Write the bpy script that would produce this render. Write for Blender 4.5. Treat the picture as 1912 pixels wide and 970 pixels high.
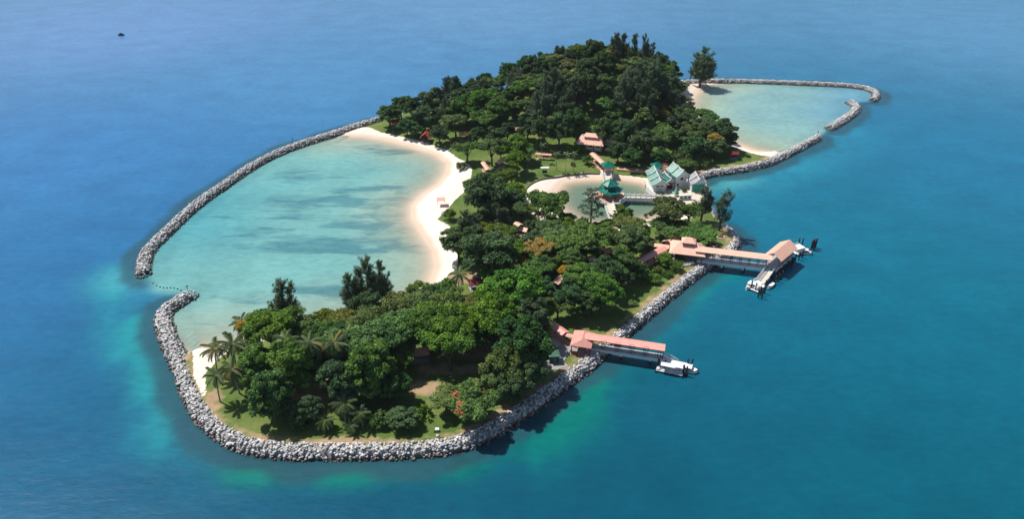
import bpy, math, random
import numpy as np
from mathutils import Vector, Matrix, Euler

for o in list(bpy.data.objects):
    bpy.data.objects.remove(o)
sc = bpy.context.scene
C = sc.collection
rnd = random.Random(7)
HAZE = 0.00005
NP = np.random.RandomState(11)

# ------------------------------------------------------------------ camera
CAM_H = 120.0
PITCH = math.radians(31.3)
FPX = 1380.0                       # focal length in pixels of the 1912 x 970 photograph
cam_d = bpy.data.cameras.new('camera')
cam_d.sensor_width = 36.0
cam_d.lens = FPX / 1912.0 * 36.0
cam_d.clip_start = 1.0
cam_d.clip_end = 60000.0
cam = bpy.data.objects.new('camera', cam_d)
C.objects.link(cam)
cam.location = (0, 0, CAM_H)
cam.rotation_euler = (math.pi / 2 - PITCH, 0, 0)
sc.camera = cam

# ------------------------------------------------------------------ sky and sun
SUN_EL = math.radians(58)
SUN_AZ = math.atan2(-0.80, 0.50)          # from +Y towards +X
to_sun = Vector((math.cos(SUN_EL) * math.sin(SUN_AZ), math.cos(SUN_EL) * math.cos(SUN_AZ), math.sin(SUN_EL)))
world = bpy.data.worlds.new('World')
sc.world = world
world.use_nodes = True
wn = world.node_tree
wn.nodes.clear()
sky = wn.nodes.new('ShaderNodeTexSky')
sky.sky_type = 'NISHITA'
sky.sun_disc = False
sky.sun_elevation = SUN_EL
sky.sun_rotation = SUN_AZ
sky.air_density = 1.0
sky.dust_density = 0.6
sky.ozone_density = 1.5
bg = wn.nodes.new('ShaderNodeBackground')
bg.inputs['Strength'].default_value = 0.078
wo = wn.nodes.new('ShaderNodeOutputWorld')
wn.links.new(sky.outputs[0], bg.inputs[0])
wn.links.new(bg.outputs[0], wo.inputs[0])

sun_d = bpy.data.lights.new('sun', 'SUN')
sun_d.energy = 4.6
sun_d.angle = math.radians(0.5)
sun_d.color = (1.0, 0.95, 0.88)
sun = bpy.data.objects.new('sun', sun_d)
C.objects.link(sun)
sun.location = (-100, 200, 300)
sun.rotation_euler = to_sun.to_track_quat('Z', 'Y').to_euler()

sc.view_settings.view_transform = 'Standard'
sc.view_settings.look = 'None'
sc.view_settings.exposure = 0.22
sc.view_settings.gamma = 1.0
sc.view_settings.use_curve_mapping = False
sc.render.resolution_x = 1024
sc.render.resolution_y = 520

# ------------------------------------------------------------------ survey: points of the photo on a level
SP, CP = math.sin(PITCH), math.cos(PITCH)
def P(px, py, z=0.0):
    u = (px - 956) / FPX; v = (py - 485) / FPX
    t = (CAM_H - z) / (SP + v * CP)
    return Vector((u * t, t * (CP - v * SP), z))
def P2(px, py, z=0.0):
    p = P(px, py, z); return (p.x, p.y)
def ppm(p):
    "pixels per metre at a point"
    return FPX / (p[1] * CP + (CAM_H - p[2]) * SP)

# ------------------------------------------------------------------ materials
def nt(name):
    m = bpy.data.materials.new(name); m.use_nodes = True
    t = m.node_tree; t.nodes.clear()
    return m, t
def nd(t, typ, **kw):
    n = t.nodes.new(typ)
    for k, v in kw.items():
        if k.startswith('i_'):
            key = k[2:]
            key = int(key) if key.isdigit() else key.replace('_', ' ')
            n.inputs[key].default_value = v
        else:
            setattr(n, k, v)
    return n
def mixc(t, fac, a, b, blend='MIX'):
    n = t.nodes.new('ShaderNodeMix'); n.data_type = 'RGBA'; n.blend_type = blend
    for sock, val in ((n.inputs[0], fac), (n.inputs[6], a), (n.inputs[7], b)):
        if isinstance(val, (int, float)): sock.default_value = val
        elif isinstance(val, tuple): sock.default_value = (val + (1,))[:4]
        else: t.links.new(val, sock)
    return n.outputs[2]
def mth(t, op, a, b=0.0, clamp=False):
    n = t.nodes.new('ShaderNodeMath'); n.operation = op; n.use_clamp = clamp
    for i, v in enumerate((a, b)):
        if isinstance(v, (int, float)): n.inputs[i].default_value = v
        else: t.links.new(v, n.inputs[i])
    return n.outputs[0]
def mrange(t, v, a, b, c=0.0, d=1.0):
    n = t.nodes.new('ShaderNodeMapRange'); n.clamp = True
    t.links.new(v, n.inputs[0])
    for i, x in enumerate((a, b, c, d)): n.inputs[i + 1].default_value = x
    return n.outputs[0]
def posn(t, scale=(1, 1, 1)):
    g = t.nodes.new('ShaderNodeNewGeometry')
    mp = t.nodes.new('ShaderNodeMapping'); mp.inputs['Scale'].default_value = scale
    t.links.new(g.outputs['Position'], mp.inputs['Vector'])
    return mp.outputs[0]
def noise(t, vec, scale, detail=3.0, rough=0.55, dist=0.0):
    n = t.nodes.new('ShaderNodeTexNoise')
    n.inputs['Scale'].default_value = scale; n.inputs['Detail'].default_value = detail
    n.inputs['Roughness'].default_value = rough; n.inputs['Distortion'].default_value = dist
    if vec is not None: t.links.new(vec, n.inputs['Vector'])
    return n.outputs['Fac']
def bump(t, h, strength, dist):
    b = t.nodes.new('ShaderNodeBump'); b.inputs['Strength'].default_value = strength
    b.inputs['Distance'].default_value = dist
    t.links.new(h, b.inputs['Height']); return b.outputs[0]
def principled(t, col, rough=0.7, normal=None, spec=0.4, metal=0.0):
    p = t.nodes.new('ShaderNodeBsdfPrincipled')
    if isinstance(col, tuple): p.inputs['Base Color'].default_value = (col + (1,))[:4]
    else: t.links.new(col, p.inputs['Base Color'])
    if isinstance(rough, (int, float)): p.inputs['Roughness'].default_value = rough
    else: t.links.new(rough, p.inputs['Roughness'])
    p.inputs['Specular IOR Level'].default_value = spec
    p.inputs['Metallic'].default_value = metal
    if normal is not None: t.links.new(normal, p.inputs['Normal'])
    return p
def out(t, sh, disp=None):
    o = t.nodes.new('ShaderNodeOutputMaterial'); t.links.new(sh, o.inputs['Surface']); return o
M = {}
def simple(name, col, rough=0.7, var=0.18, scale=1.2, spec=0.4, metal=0.0, grime=None):
    m, t = nt(name)
    p = posn(t)
    n = noise(t, p, scale, 4)
    f = mrange(t, n, 0.3, 0.7)
    c = mixc(t, f, tuple(x * (1 - var) for x in col), tuple(min(1, x * (1 + var)) for x in col))
    if grime:
        g = mrange(t, noise(t, p, scale * 0.4, 5, 0.65), 0.5, 0.75)
        c = mixc(t, mth(t, 'MULTIPLY', g, 0.7), c, grime)
    b = principled(t, c, rough, bump(t, noise(t, p, scale * 6, 3), 0.15, 0.03), spec, metal)
    out(t, b.outputs[0]); M[name] = m; return m
simple('salmon_roof', (0.85, 0.50, 0.375), 0.55, 0.06, 0.9, grime=(0.76, 0.43, 0.32))
simple('pink_roof', (0.78, 0.36, 0.30), 0.5, 0.07, 0.9, grime=(0.66, 0.31, 0.26))
simple('red_roof', (0.38, 0.06, 0.045), 0.6, 0.2, 0.8)
simple('dark_red', (0.17, 0.025, 0.03), 0.6, 0.2, 0.8)
simple('green_tile', (0.0, 0.15, 0.115), 0.35, 0.25, 1.4, spec=0.5)
simple('pale_green_tile', (0.24, 0.44, 0.36), 0.45, 0.2, 1.4, grime=(0.14, 0.30, 0.24))
simple('jade_panel', (0.02, 0.33, 0.22), 0.5, 0.15, 1.0)
simple('white_paint', (0.76, 0.76, 0.76), 0.6, 0.06, 0.7, grime=(0.55, 0.54, 0.52))
simple('white_hull', (0.80, 0.80, 0.79), 0.35, 0.04, 0.7)
simple('concrete', (0.40, 0.40, 0.41), 0.8, 0.15, 0.8, grime=(0.25, 0.24, 0.24))
simple('pale_concrete', (0.60, 0.60, 0.62), 0.75, 0.1, 0.8, grime=(0.42, 0.42, 0.42))
simple('dark_pile', (0.030, 0.030, 0.034), 0.7, 0.3, 1.5)
simple('dark_steel', (0.06, 0.055, 0.06), 0.5, 0.2, 1.5)
simple('red_column', (0.30, 0.04, 0.035), 0.55, 0.15, 1.5)
simple('cream_deck', (0.62, 0.55, 0.44), 0.75, 0.1, 1.5, grime=(0.45, 0.40, 0.33))
simple('yellow_grating', (0.58, 0.46, 0.20), 0.6, 0.15, 1.5)
simple('hut_green', (0.05, 0.13, 0.09), 0.6, 0.2, 1.0)
simple('hut_wall', (0.025, 0.06, 0.05), 0.6, 0.2, 1.0)
simple('timber', (0.16, 0.10, 0.06), 0.75, 0.25, 2.0)
simple('dark_glass', (0.015, 0.017, 0.02), 0.15, 0.1, 1.0, spec=0.6)
simple('path_pink', (0.62, 0.36, 0.25), 0.85, 0.12, 0.8, grime=(0.50, 0.30, 0.22))
simple('paving', (0.33, 0.31, 0.30), 0.85, 0.15, 0.8, grime=(0.23, 0.21, 0.20))
simple('retaining', (0.10, 0.09, 0.08), 0.9, 0.3, 1.2)
simple('bark', (0.10, 0.075, 0.055), 0.9, 0.3, 2.0)
simple('pale_bark', (0.30, 0.27, 0.23), 0.9, 0.25, 2.0)
simple('rubber', (0.02, 0.02, 0.02), 0.6, 0.1, 1.0)
simple('boat_blue', (0.03, 0.06, 0.14), 0.4, 0.1, 1.0)
simple('orange_roof', (0.62, 0.33, 0.13), 0.6, 0.15, 1.0)
simple('flower_red', (0.42, 0.05, 0.06), 0.8, 0.4, 3.0)
simple('statue_stone', (0.55, 0.53, 0.50), 0.8, 0.2, 2.0, grime=(0.3, 0.28, 0.26))

def leaf_mat(name, dark, light, hue=0.02, val=0.35, trans=0.25, gloss=0.012):
    m, t = nt(name)
    a = nd(t, 'ShaderNodeAttribute', attribute_name='v')
    oi = nd(t, 'ShaderNodeObjectInfo')
    c = mixc(t, a.outputs['Fac'], dark, light)
    hsv = nd(t, 'ShaderNodeHueSaturation')
    t.links.new(c, hsv.inputs['Color'])
    t.links.new(mrange(t, oi.outputs['Random'], 0, 1, 0.5 - hue, 0.5 + hue), hsv.inputs['Hue'])
    r2 = mth(t, 'FRACT', mth(t, 'MULTIPLY', oi.outputs['Random'], 37.7))
    t.links.new(mrange(t, r2, 0, 1, 1 - val, 1 + val), hsv.inputs['Value'])
    r3 = mth(t, 'FRACT', mth(t, 'MULTIPLY', oi.outputs['Random'], 91.3))
    t.links.new(mrange(t, r3, 0, 1, 0.78, 1.12), hsv.inputs['Saturation'])
    d = nd(t, 'ShaderNodeBsdfDiffuse'); t.links.new(hsv.outputs[0], d.inputs[0])
    tr = nd(t, 'ShaderNodeBsdfTranslucent'); t.links.new(hsv.outputs[0], tr.inputs[0])
    mx = nd(t, 'ShaderNodeMixShader', i_0=trans)
    t.links.new(d.outputs[0], mx.inputs[1]); t.links.new(tr.outputs[0], mx.inputs[2])
    gl = nd(t, 'ShaderNodeBsdfGlossy', i_Roughness=0.55)
    m2 = nd(t, 'ShaderNodeMixShader', i_0=gloss)
    t.links.new(mx.outputs[0], m2.inputs[1]); t.links.new(gl.outputs[0], m2.inputs[2])
    out(t, m2.outputs[0]); M[name] = m; return m
leaf_mat('leaf_green', (0.034, 0.090, 0.016), (0.185, 0.300, 0.046), 0.022, 0.20)
leaf_mat('leaf_dark', (0.026, 0.070, 0.024), (0.100, 0.190, 0.052), 0.02, 0.20)
leaf_mat('leaf_lush', (0.036, 0.105, 0.016), (0.170, 0.315, 0.042), 0.015, 0.15)
leaf_mat('leaf_olive', (0.060, 0.100, 0.016), (0.215, 0.255, 0.042), 0.02, 0.16)
leaf_mat('leaf_grey', (0.075, 0.120, 0.070), (0.175, 0.225, 0.125), 0.015, 0.2, trans=0.3, gloss=0.0)
leaf_mat('leaf_flame', (0.045, 0.120, 0.018), (0.190, 0.340, 0.042), 0.0, 0.04)
leaf_mat('leaf_palm', (0.060, 0.120, 0.028), (0.17, 0.23, 0.070), 0.015, 0.15, trans=0.3, gloss=0.04)
leaf_mat('leaf_drypalm', (0.16, 0.10, 0.03), (0.30, 0.20, 0.05), 0.01, 0.2, trans=0.15)
leaf_mat('blossom_yellow', (0.42, 0.23, 0.004), (0.62, 0.36, 0.008), 0.008, 0.06, trans=0.3)
leaf_mat('blossom_red', (0.42, 0.09, 0.02), (0.62, 0.14, 0.03), 0.01, 0.1)

# stones
def stone_mat(name, dark=1.0):
    m, t = nt(name)
    p = posn(t)
    n1 = noise(t, p, 0.75, 2)
    vo = nd(t, 'ShaderNodeTexVoronoi', i_Scale=0.9); t.links.new(p, vo.inputs['Vector'])
    sep = nd(t, 'ShaderNodeSeparateColor'); t.links.new(vo.outputs['Color'], sep.inputs[0])
    f = mrange(t, sep.outputs[0], 0.05, 0.95)
    c = mixc(t, f, (0.42 * dark, 0.41 * dark, 0.41 * dark), (0.74 * dark, 0.72 * dark, 0.70 * dark))
    warm = mrange(t, n1, 0.55, 0.75)
    c = mixc(t, mth(t, 'MULTIPLY', warm, 0.45), c, (0.42 * dark, 0.34 * dark, 0.28 * dark))
    c = mixc(t, mrange(t, noise(t, p, 5.0, 4), 0.52, 0.8, 0, 0.4), c, (0.2, 0.19, 0.19))
    sx = nd(t, 'ShaderNodeSeparateXYZ'); t.links.new(p, sx.inputs[0])
    zz = mth(t, 'ADD', sx.outputs[2], mth(t, 'MULTIPLY', mth(t, 'SUBTRACT', noise(t, p, 0.35, 3), 0.5), 1.6))
    wet = mrange(t, zz, 1.10, 0.45)
    c = mixc(t, mth(t, 'MULTIPLY', wet, 0.8), c, (0.10, 0.072, 0.05))
    wet2 = mrange(t, zz, 0.45, -0.1)
    c = mixc(t, mth(t, 'MULTIPLY', wet2, 0.9), c, (0.028, 0.030, 0.030))
    b = principled(t, c, 0.85, bump(t, noise(t, p, 7, 4), 0.35, 0.06), 0.3)
    out(t, b.outputs[0]); M[name] = m
stone_mat('stone')
stone_mat('stone_core', 0.5)

# ------------------------------------------------------------------ mesh helpers
class MB:
    def __init__(s): s.v = []; s.f = []; s.m = Matrix.Identity(4)
    def add(s, vs, fs):
        k = len(s.v)
        s.v += [tuple(s.m @ Vector(v)) for v in vs]
        s.f += [tuple(i + k for i in f) for f in fs]
        return s
    def box(s, x0, x1, y0, y1, z0, z1):
        vs = [(x, y, z) for z in (z0, z1) for y in (y0, y1) for x in (x0, x1)]
        return s.add(vs, [(0, 2, 3, 1), (4, 5, 7, 6), (0, 1, 5, 4), (2, 6, 7, 3), (0, 4, 6, 2), (1, 3, 7, 5)])
    def tube(s, pts, rad, n=6, cap=True):
        pts = [Vector(p) for p in pts]
        if isinstance(rad, (int, float)): rad = [rad] * len(pts)
        vs = []; fs = []
        for i, p in enumerate(pts):
            d = (pts[min(i + 1, len(pts) - 1)] - pts[max(i - 1, 0)])
            d = d.normalized() if d.length > 1e-6 else Vector((0, 0, 1))
            a = d.orthogonal().normalized() if abs(d.z) < 0.9 else Vector((1, 0, 0))
            a = (a - d * a.dot(d)).normalized(); b = d.cross(a)
            for k in range(n):
                an = 2 * math.pi * k / n
                vs.append(p + (a * math.cos(an) + b * math.sin(an)) * rad[i])
        for i in range(len(pts) - 1):
            for k in range(n):
                fs.append((i * n + k, i * n + (k + 1) % n, (i + 1) * n + (k + 1) % n, (i + 1) * n + k))
        if cap:
            fs.append(tuple(range(n))[::-1]); fs.append(tuple(range((len(pts) - 1) * n, len(pts) * n)))
        return s.add(vs, fs)
    def prism(s, poly, z0, z1):
        n = len(poly)
        vs = [(x, y, z0) for x, y in poly] + [(x, y, z1) for x, y in poly]
        return s.add(vs, [tuple(range(n))[::-1], tuple(range(n, 2 * n))] + [(i, (i + 1) % n, n + (i + 1) % n, n + i) for i in range(n)])
    def gable(s, x0, x1, y0, y1, ze, zr, th=0.14, hip=0.0):
        "roof with its ridge along x"
        ym = (y0 + y1) / 2
        a, b = x0 + hip, x1 - hip
        top = [(x0, y0, ze), (x1, y0, ze), (x1, y1, ze), (x0, y1, ze), (a, ym, zr), (b, ym, zr)]
        vs = top + [(x, y, z - th) for x, y, z in top]
        fs = [(0, 1, 5, 4), (2, 3, 4, 5), (1, 2, 5), (3, 0, 4)] if hip > 0 else [(0, 1, 5, 4), (2, 3, 4, 5)]
        bot = [tuple(i + 6 for i in f[::-1]) for f in fs]
        edge = [(0, 6, 7, 1), (2, 8, 9, 3)]
        if hip > 0: edge += [(1, 7, 8, 2), (3, 9, 6, 0)]
        else: edge += [(1, 7, 11, 5), (5, 11, 8, 2), (3, 9, 10, 4), (4, 10, 6, 0)]
        return s.add(vs, fs + bot + edge)
    def pyramid(s, n, r, ze, zt, rt=0.05, rot=0.0, th=0.15, flare=0.0):
        prof = [(r, ze), (r * 0.8, ze + (zt - ze) * (0.2 - flare)), (r * 0.45, ze + (zt - ze) * (0.55 - flare * 0.6)), (rt, zt)]
        vs = []; fs = []
        for rr, z in prof:
            for k in range(n):
                an = rot + 2 * math.pi * k / n
                vs.append((rr * math.cos(an), rr * math.sin(an), z))
        vs += [(x, y, z - th) for x, y, z in vs[:n]]
        L = len(prof)
        for i in range(L - 1):
            for k in range(n):
                fs.append((i * n + k, i * n + (k + 1) % n, (i + 1) * n + (k + 1) % n, (i + 1) * n + k))
        fs.append(tuple(range((L - 1) * n, L * n)))
        for k in range(n): fs.append((k, L * n + k, L * n + (k + 1) % n, (k + 1) % n))
        fs.append(tuple(L * n + k for k in range(n))[::-1])
        return s.add(vs, fs)
    def mesh(s, name, mat, smooth=False):
        me = bpy.data.meshes.new(name); me.from_pydata(s.v, [], s.f); me.update()
        if mat: me.materials.append(M[mat])
        if smooth: me.polygons.foreach_set('use_smooth', [True] * len(me.polygons))
        return me
    def build(s, name, mat, parent=None, smooth=False):
        o = bpy.data.objects.new(name, s.mesh(name, mat, smooth)); C.objects.link(o)
        if parent is not None: o.parent = parent
        return o
def np_mesh(name, V, F, mat, attrs=None, smooth=False):
    "V (n,3), F (m,k) of one face size k"
    me = bpy.data.meshes.new(name)
    V = np.ascontiguousarray(V, dtype=np.float32); F = np.ascontiguousarray(F, dtype=np.int32)
    me.vertices.add(len(V)); me.vertices.foreach_set('co', V.ravel())
    k = F.shape[1]
    me.loops.add(F.size); me.loops.foreach_set('vertex_index', F.ravel())
    me.polygons.add(len(F)); me.polygons.foreach_set('loop_start', np.arange(0, F.size, k, dtype=np.int32))
    if smooth: me.polygons.foreach_set('use_smooth', np.ones(len(F), dtype=bool))
    me.update(calc_edges=True)
    for nm, a in (attrs or {}).items():
        if a.ndim == 1:
            at = me.attributes.new(nm, 'FLOAT', 'POINT'); at.data.foreach_set('value', a.astype(np.float32))
        else:
            at = me.attributes.new(nm, 'FLOAT_VECTOR', 'POINT'); at.data.foreach_set('vector', a.astype(np.float32).ravel())
    if mat: me.materials.append(M[mat])
    return me
def link(name, me, parent=None):
    o = bpy.data.objects.new(name, me); C.objects.link(o)
    if parent is not None: o.parent = parent
    return o
def tag(o, label=None, cat=None, group=None, kind=None):
    for k, v in (('label', label), ('category', cat), ('group', group), ('kind', kind)):
        if v: o[k] = v
    return o
def empty(name, loc, rz=0.0, label=None, cat=None, group=None):
    o = bpy.data.objects.new(name, None); C.objects.link(o)
    o.location = loc; o.rotation_euler = (0, 0, rz); o.empty_display_size = 0.5
    return tag(o, label, cat, group)

# ------------------------------------------------------------------ fields
def sdf(poly, X, Y):
    "signed distance, positive inside"
    poly = np.array(poly, dtype=float); n = len(poly)
    d = np.full(X.shape, 1e9); ins = np.zeros(X.shape, bool)
    for i in range(n):
        ax, ay = poly[i]; bx, by = poly[(i + 1) % n]
        ex, ey = bx - ax, by - ay
        wx, wy = X - ax, Y - ay
        t = np.clip((wx * ex + wy * ey) / (ex * ex + ey * ey + 1e-12), 0, 1)
        d = np.minimum(d, (wx - ex * t) ** 2 + (wy - ey * t) ** 2)
        c = ((ay > Y) != (by > Y)) & (X < ex * (Y - ay) / (ey if abs(ey) > 1e-9 else 1e-9) + ax)
        ins ^= c
    d = np.sqrt(d)
    return np.where(ins, d, -d)
def ldist(line, X, Y):
    d = np.full(X.shape, 1e9)
    for i in range(len(line) - 1):
        ax, ay = line[i]; bx, by = line[i + 1]
        ex, ey = bx - ax, by - ay
        t = np.clip(((X - ax) * ex + (Y - ay) * ey) / (ex * ex + ey * ey + 1e-12), 0, 1)
        d = np.minimum(d, (X - ax - ex * t) ** 2 + (Y - ay - ey * t) ** 2)
    return np.sqrt(d)
def smooth(a, b, x):
    t = np.clip((x - a) / (b - a), 0, 1); return t * t * (3 - 2 * t)
def vnoise(X, Y, s, seed=0):
    x = X / s; y = Y / s
    xi = np.floor(x).astype(int); yi = np.floor(y).astype(int)
    fx = x - xi; fy = y - yi
    fx = fx * fx * (3 - 2 * fx); fy = fy * fy * (3 - 2 * fy)
    def h(i, j):
        v = np.sin(i * 127.1 + j * 311.7 + seed * 74.7) * 43758.5453
        return v - np.floor(v)
    return (h(xi, yi) * (1 - fx) + h(xi + 1, yi) * fx) * (1 - fy) + (h(xi, yi + 1) * (1 - fx) + h(xi + 1, yi + 1) * fx) * fy
def fbm(X, Y, s, seed=0, o=4):
    r = 0; a = 0.5; tot = 0
    for i in range(o):
        r = r + a * vnoise(X, Y, s / 2 ** i, seed + i); tot += a; a *= 0.5
    return r / tot
def chaikin(pts, it=2):
    pts = [tuple(p) for p in pts]
    for _ in range(it):
        q = [pts[0]]
        for a, b in zip(pts[:-1], pts[1:]):
            q.append((a[0] * .75 + b[0] * .25, a[1] * .75 + b[1] * .25)); q.append((a[0] * .25 + b[0] * .75, a[1] * .25 + b[1] * .75))
        q.append(pts[-1]); pts = q
    return pts

CREST = 1.7
wall_front_px = [(352, 546), (330, 559), (306, 575), (300, 590), (313, 630), (333, 670), (349, 710), (365, 748), (390, 783), (425, 810), (470, 828), (530, 836), (600, 837), (700, 836), (780, 834), (850, 825), (905, 805), (950, 776), (985, 755), (1030, 722), (1075, 690), (1108, 663)]
wall_right_px = [(1108, 663), (1150, 629), (1200, 586), (1260, 535), (1300, 504), (1325, 487), (1355, 470), (1372, 455), (1374, 441), (1364, 430), (1352, 422)]
bw_left_px = [(266, 504), (266, 482), (274, 462), (300, 438), (330, 408), (370, 373), (420, 340), (470, 305), (520, 280), (570, 262), (620, 247), (660, 233), (705, 220)]
bw_r1_px = [(1312, 324), (1330, 319), (1360, 315), (1400, 309), (1440, 298), (1480, 278), (1510, 262), (1527, 253)]
bw_r2_px = [(1551, 234), (1575, 220), (1605, 198), (1590, 187)]
bw_far_px = [(1632, 182), (1640, 172), (1628, 163), (1590, 156), (1500, 152), (1420, 149), (1340, 147), (1275, 150)]
def wl(px): return chaikin([P2(x, y, CREST) for x, y in px], 2)
W_front, W_right, W_left, W_r1, W_r2, W_far = [wl(p) for p in (wall_front_px, wall_right_px, bw_left_px, bw_r1_px, bw_r2_px, bw_far_px)]

beach_big = [(372, 655), (430, 646), (520, 633), (620, 613), (700, 588), (760, 560), (797, 543), (812, 500), (808, 470), (788, 440), (769, 410), (768, 385), (786, 365), (816, 345), (832, 325), (835, 306), (815, 290), (770, 275), (720, 262), (680, 255), (628, 253)]
beach_right = [(1338, 156), (1312, 162), (1297, 178), (1288, 200), (1290, 222), (1320, 248), (1378, 270), (1410, 281), (1455, 289)]
outer = [P2(x, y) for x, y in beach_big] + [P2(x, y, CREST) for x, y in [(640, 240), (660, 233), (705, 220)]] + \
        [P2(x, y) for x, y in [(800, 196), (900, 176), (1000, 163), (1100, 153), (1200, 148)]] + [P2(x, y, CREST) for x, y in [(1275, 150), (1340, 147)]] + \
        [P2(x, y) for x, y in beach_right] + [P2(x, y, CREST) for x, y in [(1440, 298), (1400, 309), (1360, 315), (1330, 319), (1312, 324)]] + \
        [P2(x, y) for x, y in [(1316, 345), (1318, 375), (1330, 400)]] + [P2(x, y, CREST) for x, y in wall_right_px[::-1]] + \
        [P2(x, y, CREST) for x, y in wall_front_px[::-1] if y > 640]
pond = [P2(x, y) for x, y in [(1051, 341), (1080, 336), (1120, 334), (1160, 334), (1205, 341), (1225, 352), (1250, 362), (1285, 372), (1290, 388), (1262, 399), (1222, 411), (1180, 418), (1130, 423), (1085, 418), (1062, 405), (1043, 388), (1030, 366)]]
lagoon_big = [P2(x, y) for x, y in beach_big] + W_left[::-1][int(len(W_left) * 0.12):] + [P2(290, 545)] + W_front[:int(len(W_front) * 0.30)]
lagoon_right = [P2(x, y) for x, y in beach_right] + W_r1[int(len(W_r1) * 0.55):] + W_r2 + W_far[:int(len(W_far) * 0.93)]
sand_polys = [
    beach_big[4:] + [(640, 238), (665, 231), (700, 243), (760, 262), (800, 274), (840, 288), (868, 303), (882, 318), (878, 340), (866, 362), (848, 378), (832, 400), (816, 412), (838, 424), (848, 440), (842, 458), (858, 482), (852, 505), (828, 520), (812, 545), (760, 575), (700, 600)],
    [(1051, 341), (1080, 336), (1120, 334), (1160, 334), (1210, 342), (1210, 331), (1175, 326), (1140, 323), (1090, 322), (1040, 328), (1000, 340), (984, 352), (979, 374), (985, 395), (1010, 415), (1062, 405), (1043, 388), (1030, 366)],
    [(1290, 388), (1262, 399), (1222, 411), (1180, 418), (1130, 423), (1085, 418), (1050, 405), (1050, 425), (1085, 436), (1130, 438), (1185, 428), (1230, 420), (1260, 412), (1300, 408), (1306, 385)],
    beach_right[:5] + [(1272, 215), (1266, 195), (1276, 172), (1290, 158), (1300, 150), (1345, 147)],
    [(1340, 250), (1378, 268), (1410, 280), (1455, 288), (1440, 296), (1400, 288), (1370, 276), (1330, 258)],
    [(360, 650), (400, 643), (440, 640), (420, 662), (402, 680), (386, 700), (384, 722), (388, 745), (378, 742), (362, 705)],
]
sand_polys = [[P2(x, y, 1.0) for x, y in q] for q in sand_polys]

hillc = (40.0, 334.0)
def land_z(X, Y, full=False):
    X = np.asarray(X, float); Y = np.asarray(Y, float)
    so = sdf(outer, X, Y); sp = -sdf(pond, X, Y)
    d = np.minimum(so, sp)
    dw = np.minimum.reduce([ldist(w, X, Y) for w in (W_front, W_right, W_r1)])
    steep = smooth(9, 3, dw)
    up = 1.6 * smooth(-0.5, 9.0, d) * (1 - steep) + 1.6 * smooth(-1.5, 1.0, d) * steep
    lag = np.maximum.reduce([sdf(lagoon_big, X, Y), sdf(lagoon_right, X, Y), sdf(pond, X, Y)])
    slope = np.where(lag > 0, 0.07, 0.28)
    fl = np.where(lag > 0, 1.9, 8.0)
    down = -np.minimum(np.maximum(-d, 0) * slope, fl)
    z = np.where(d > 0, up, np.maximum(down, -8) + 1.6 * smooth(-0.5, 9.0, d) * (1 - steep) + 1.6 * smooth(-1.5, 1.0, d) * steep)
    hill = 20.5 * np.exp(-((X - hillc[0]) / np.where(X > hillc[0], 56, 46)) ** 2 - ((Y - hillc[1]) / 38) ** 2)
    z = z + np.maximum(hill - 1.2, 0) * smooth(2, 22, so)
    z = z + 0.18 * (fbm(X, Y, 14, 3) - 0.5) * smooth(2, 8, d)
    if full: return z, d, lag, dw
    return z
def gz(x, y): return float(land_z(np.array([x]), np.array([y]))[0])

# ------------------------------------------------------------------ island ground
m, t = nt('ground')
p = posn(t)
asand = nd(t, 'ShaderNodeAttribute', attribute_name='sand').outputs['Fac']
asoil = nd(t, 'ShaderNodeAttribute', attribute_name='soil').outputs['Fac']
sx = nd(t, 'ShaderNodeSeparateXYZ'); t.links.new(p, sx.inputs[0])
grass = mixc(t, mrange(t, noise(t, p, 0.12, 4), 0.35, 0.65), (0.075, 0.140, 0.026), (0.165, 0.200, 0.060))
grass = mixc(t, mrange(t, noise(t, p, 1.1, 4, 0.7), 0.4, 0.75, 0, 0.5), grass, (0.05, 0.10, 0.016))
soil = mixc(t, noise(t, p, 0.5, 4), (0.30, 0.20, 0.11), (0.44, 0.32, 0.20))
fs = mth(t, 'ADD', asoil, mth(t, 'MULTIPLY', mth(t, 'SUBTRACT', noise(t, p, 0.25, 5, 0.65), 0.5), 1.1))
g2 = mixc(t, mrange(t, fs, 0.38, 0.66), grass, soil)
sand = mixc(t, mrange(t, noise(t, p, 0.35, 5, 0.6), 0.3, 0.7), (0.76, 0.65, 0.54), (0.84, 0.75, 0.65))
sand = mixc(t, mrange(t, noise(t, p, 3.0, 4, 0.7), 0.6, 0.85, 0, 0.3), sand, (0.5, 0.42, 0.34))
zw = mth(t, 'ADD', sx.outputs[2], mth(t, 'MULTIPLY', noise(t, p, 0.15, 3), 0.35))
wetf = mrange(t, zw, 0.70, 0.28)
sand = mixc(t, mth(t, 'MULTIPLY', wetf, 0.75), sand, (0.58, 0.42, 0.31))
line = mth(t, 'MULTIPLY', mrange(t, mth(t, 'ABSOLUTE', mth(t, 'SUBTRACT', zw, 0.92)), 0.03, 0.0), mrange(t, noise(t, p, 0.8, 3), 0.42, 0.6, 0, 0.45))
sand = mixc(t, line, sand, (0.25, 0.19, 0.13))
fsand = mth(t, 'ADD', asand, mth(t, 'MULTIPLY', mth(t, 'SUBTRACT', noise(t, p, 0.7, 5, 0.7), 0.5), 0.9))
col = mixc(t, mrange(t, fsand, 0.42, 0.58), g2, sand)
b = principled(t, col, 0.95, bump(t, noise(t, p, 2.5, 5, 0.7), 0.5, 0.12), 0.15)
out(t, b.outputs[0]); M['ground'] = m

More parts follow.
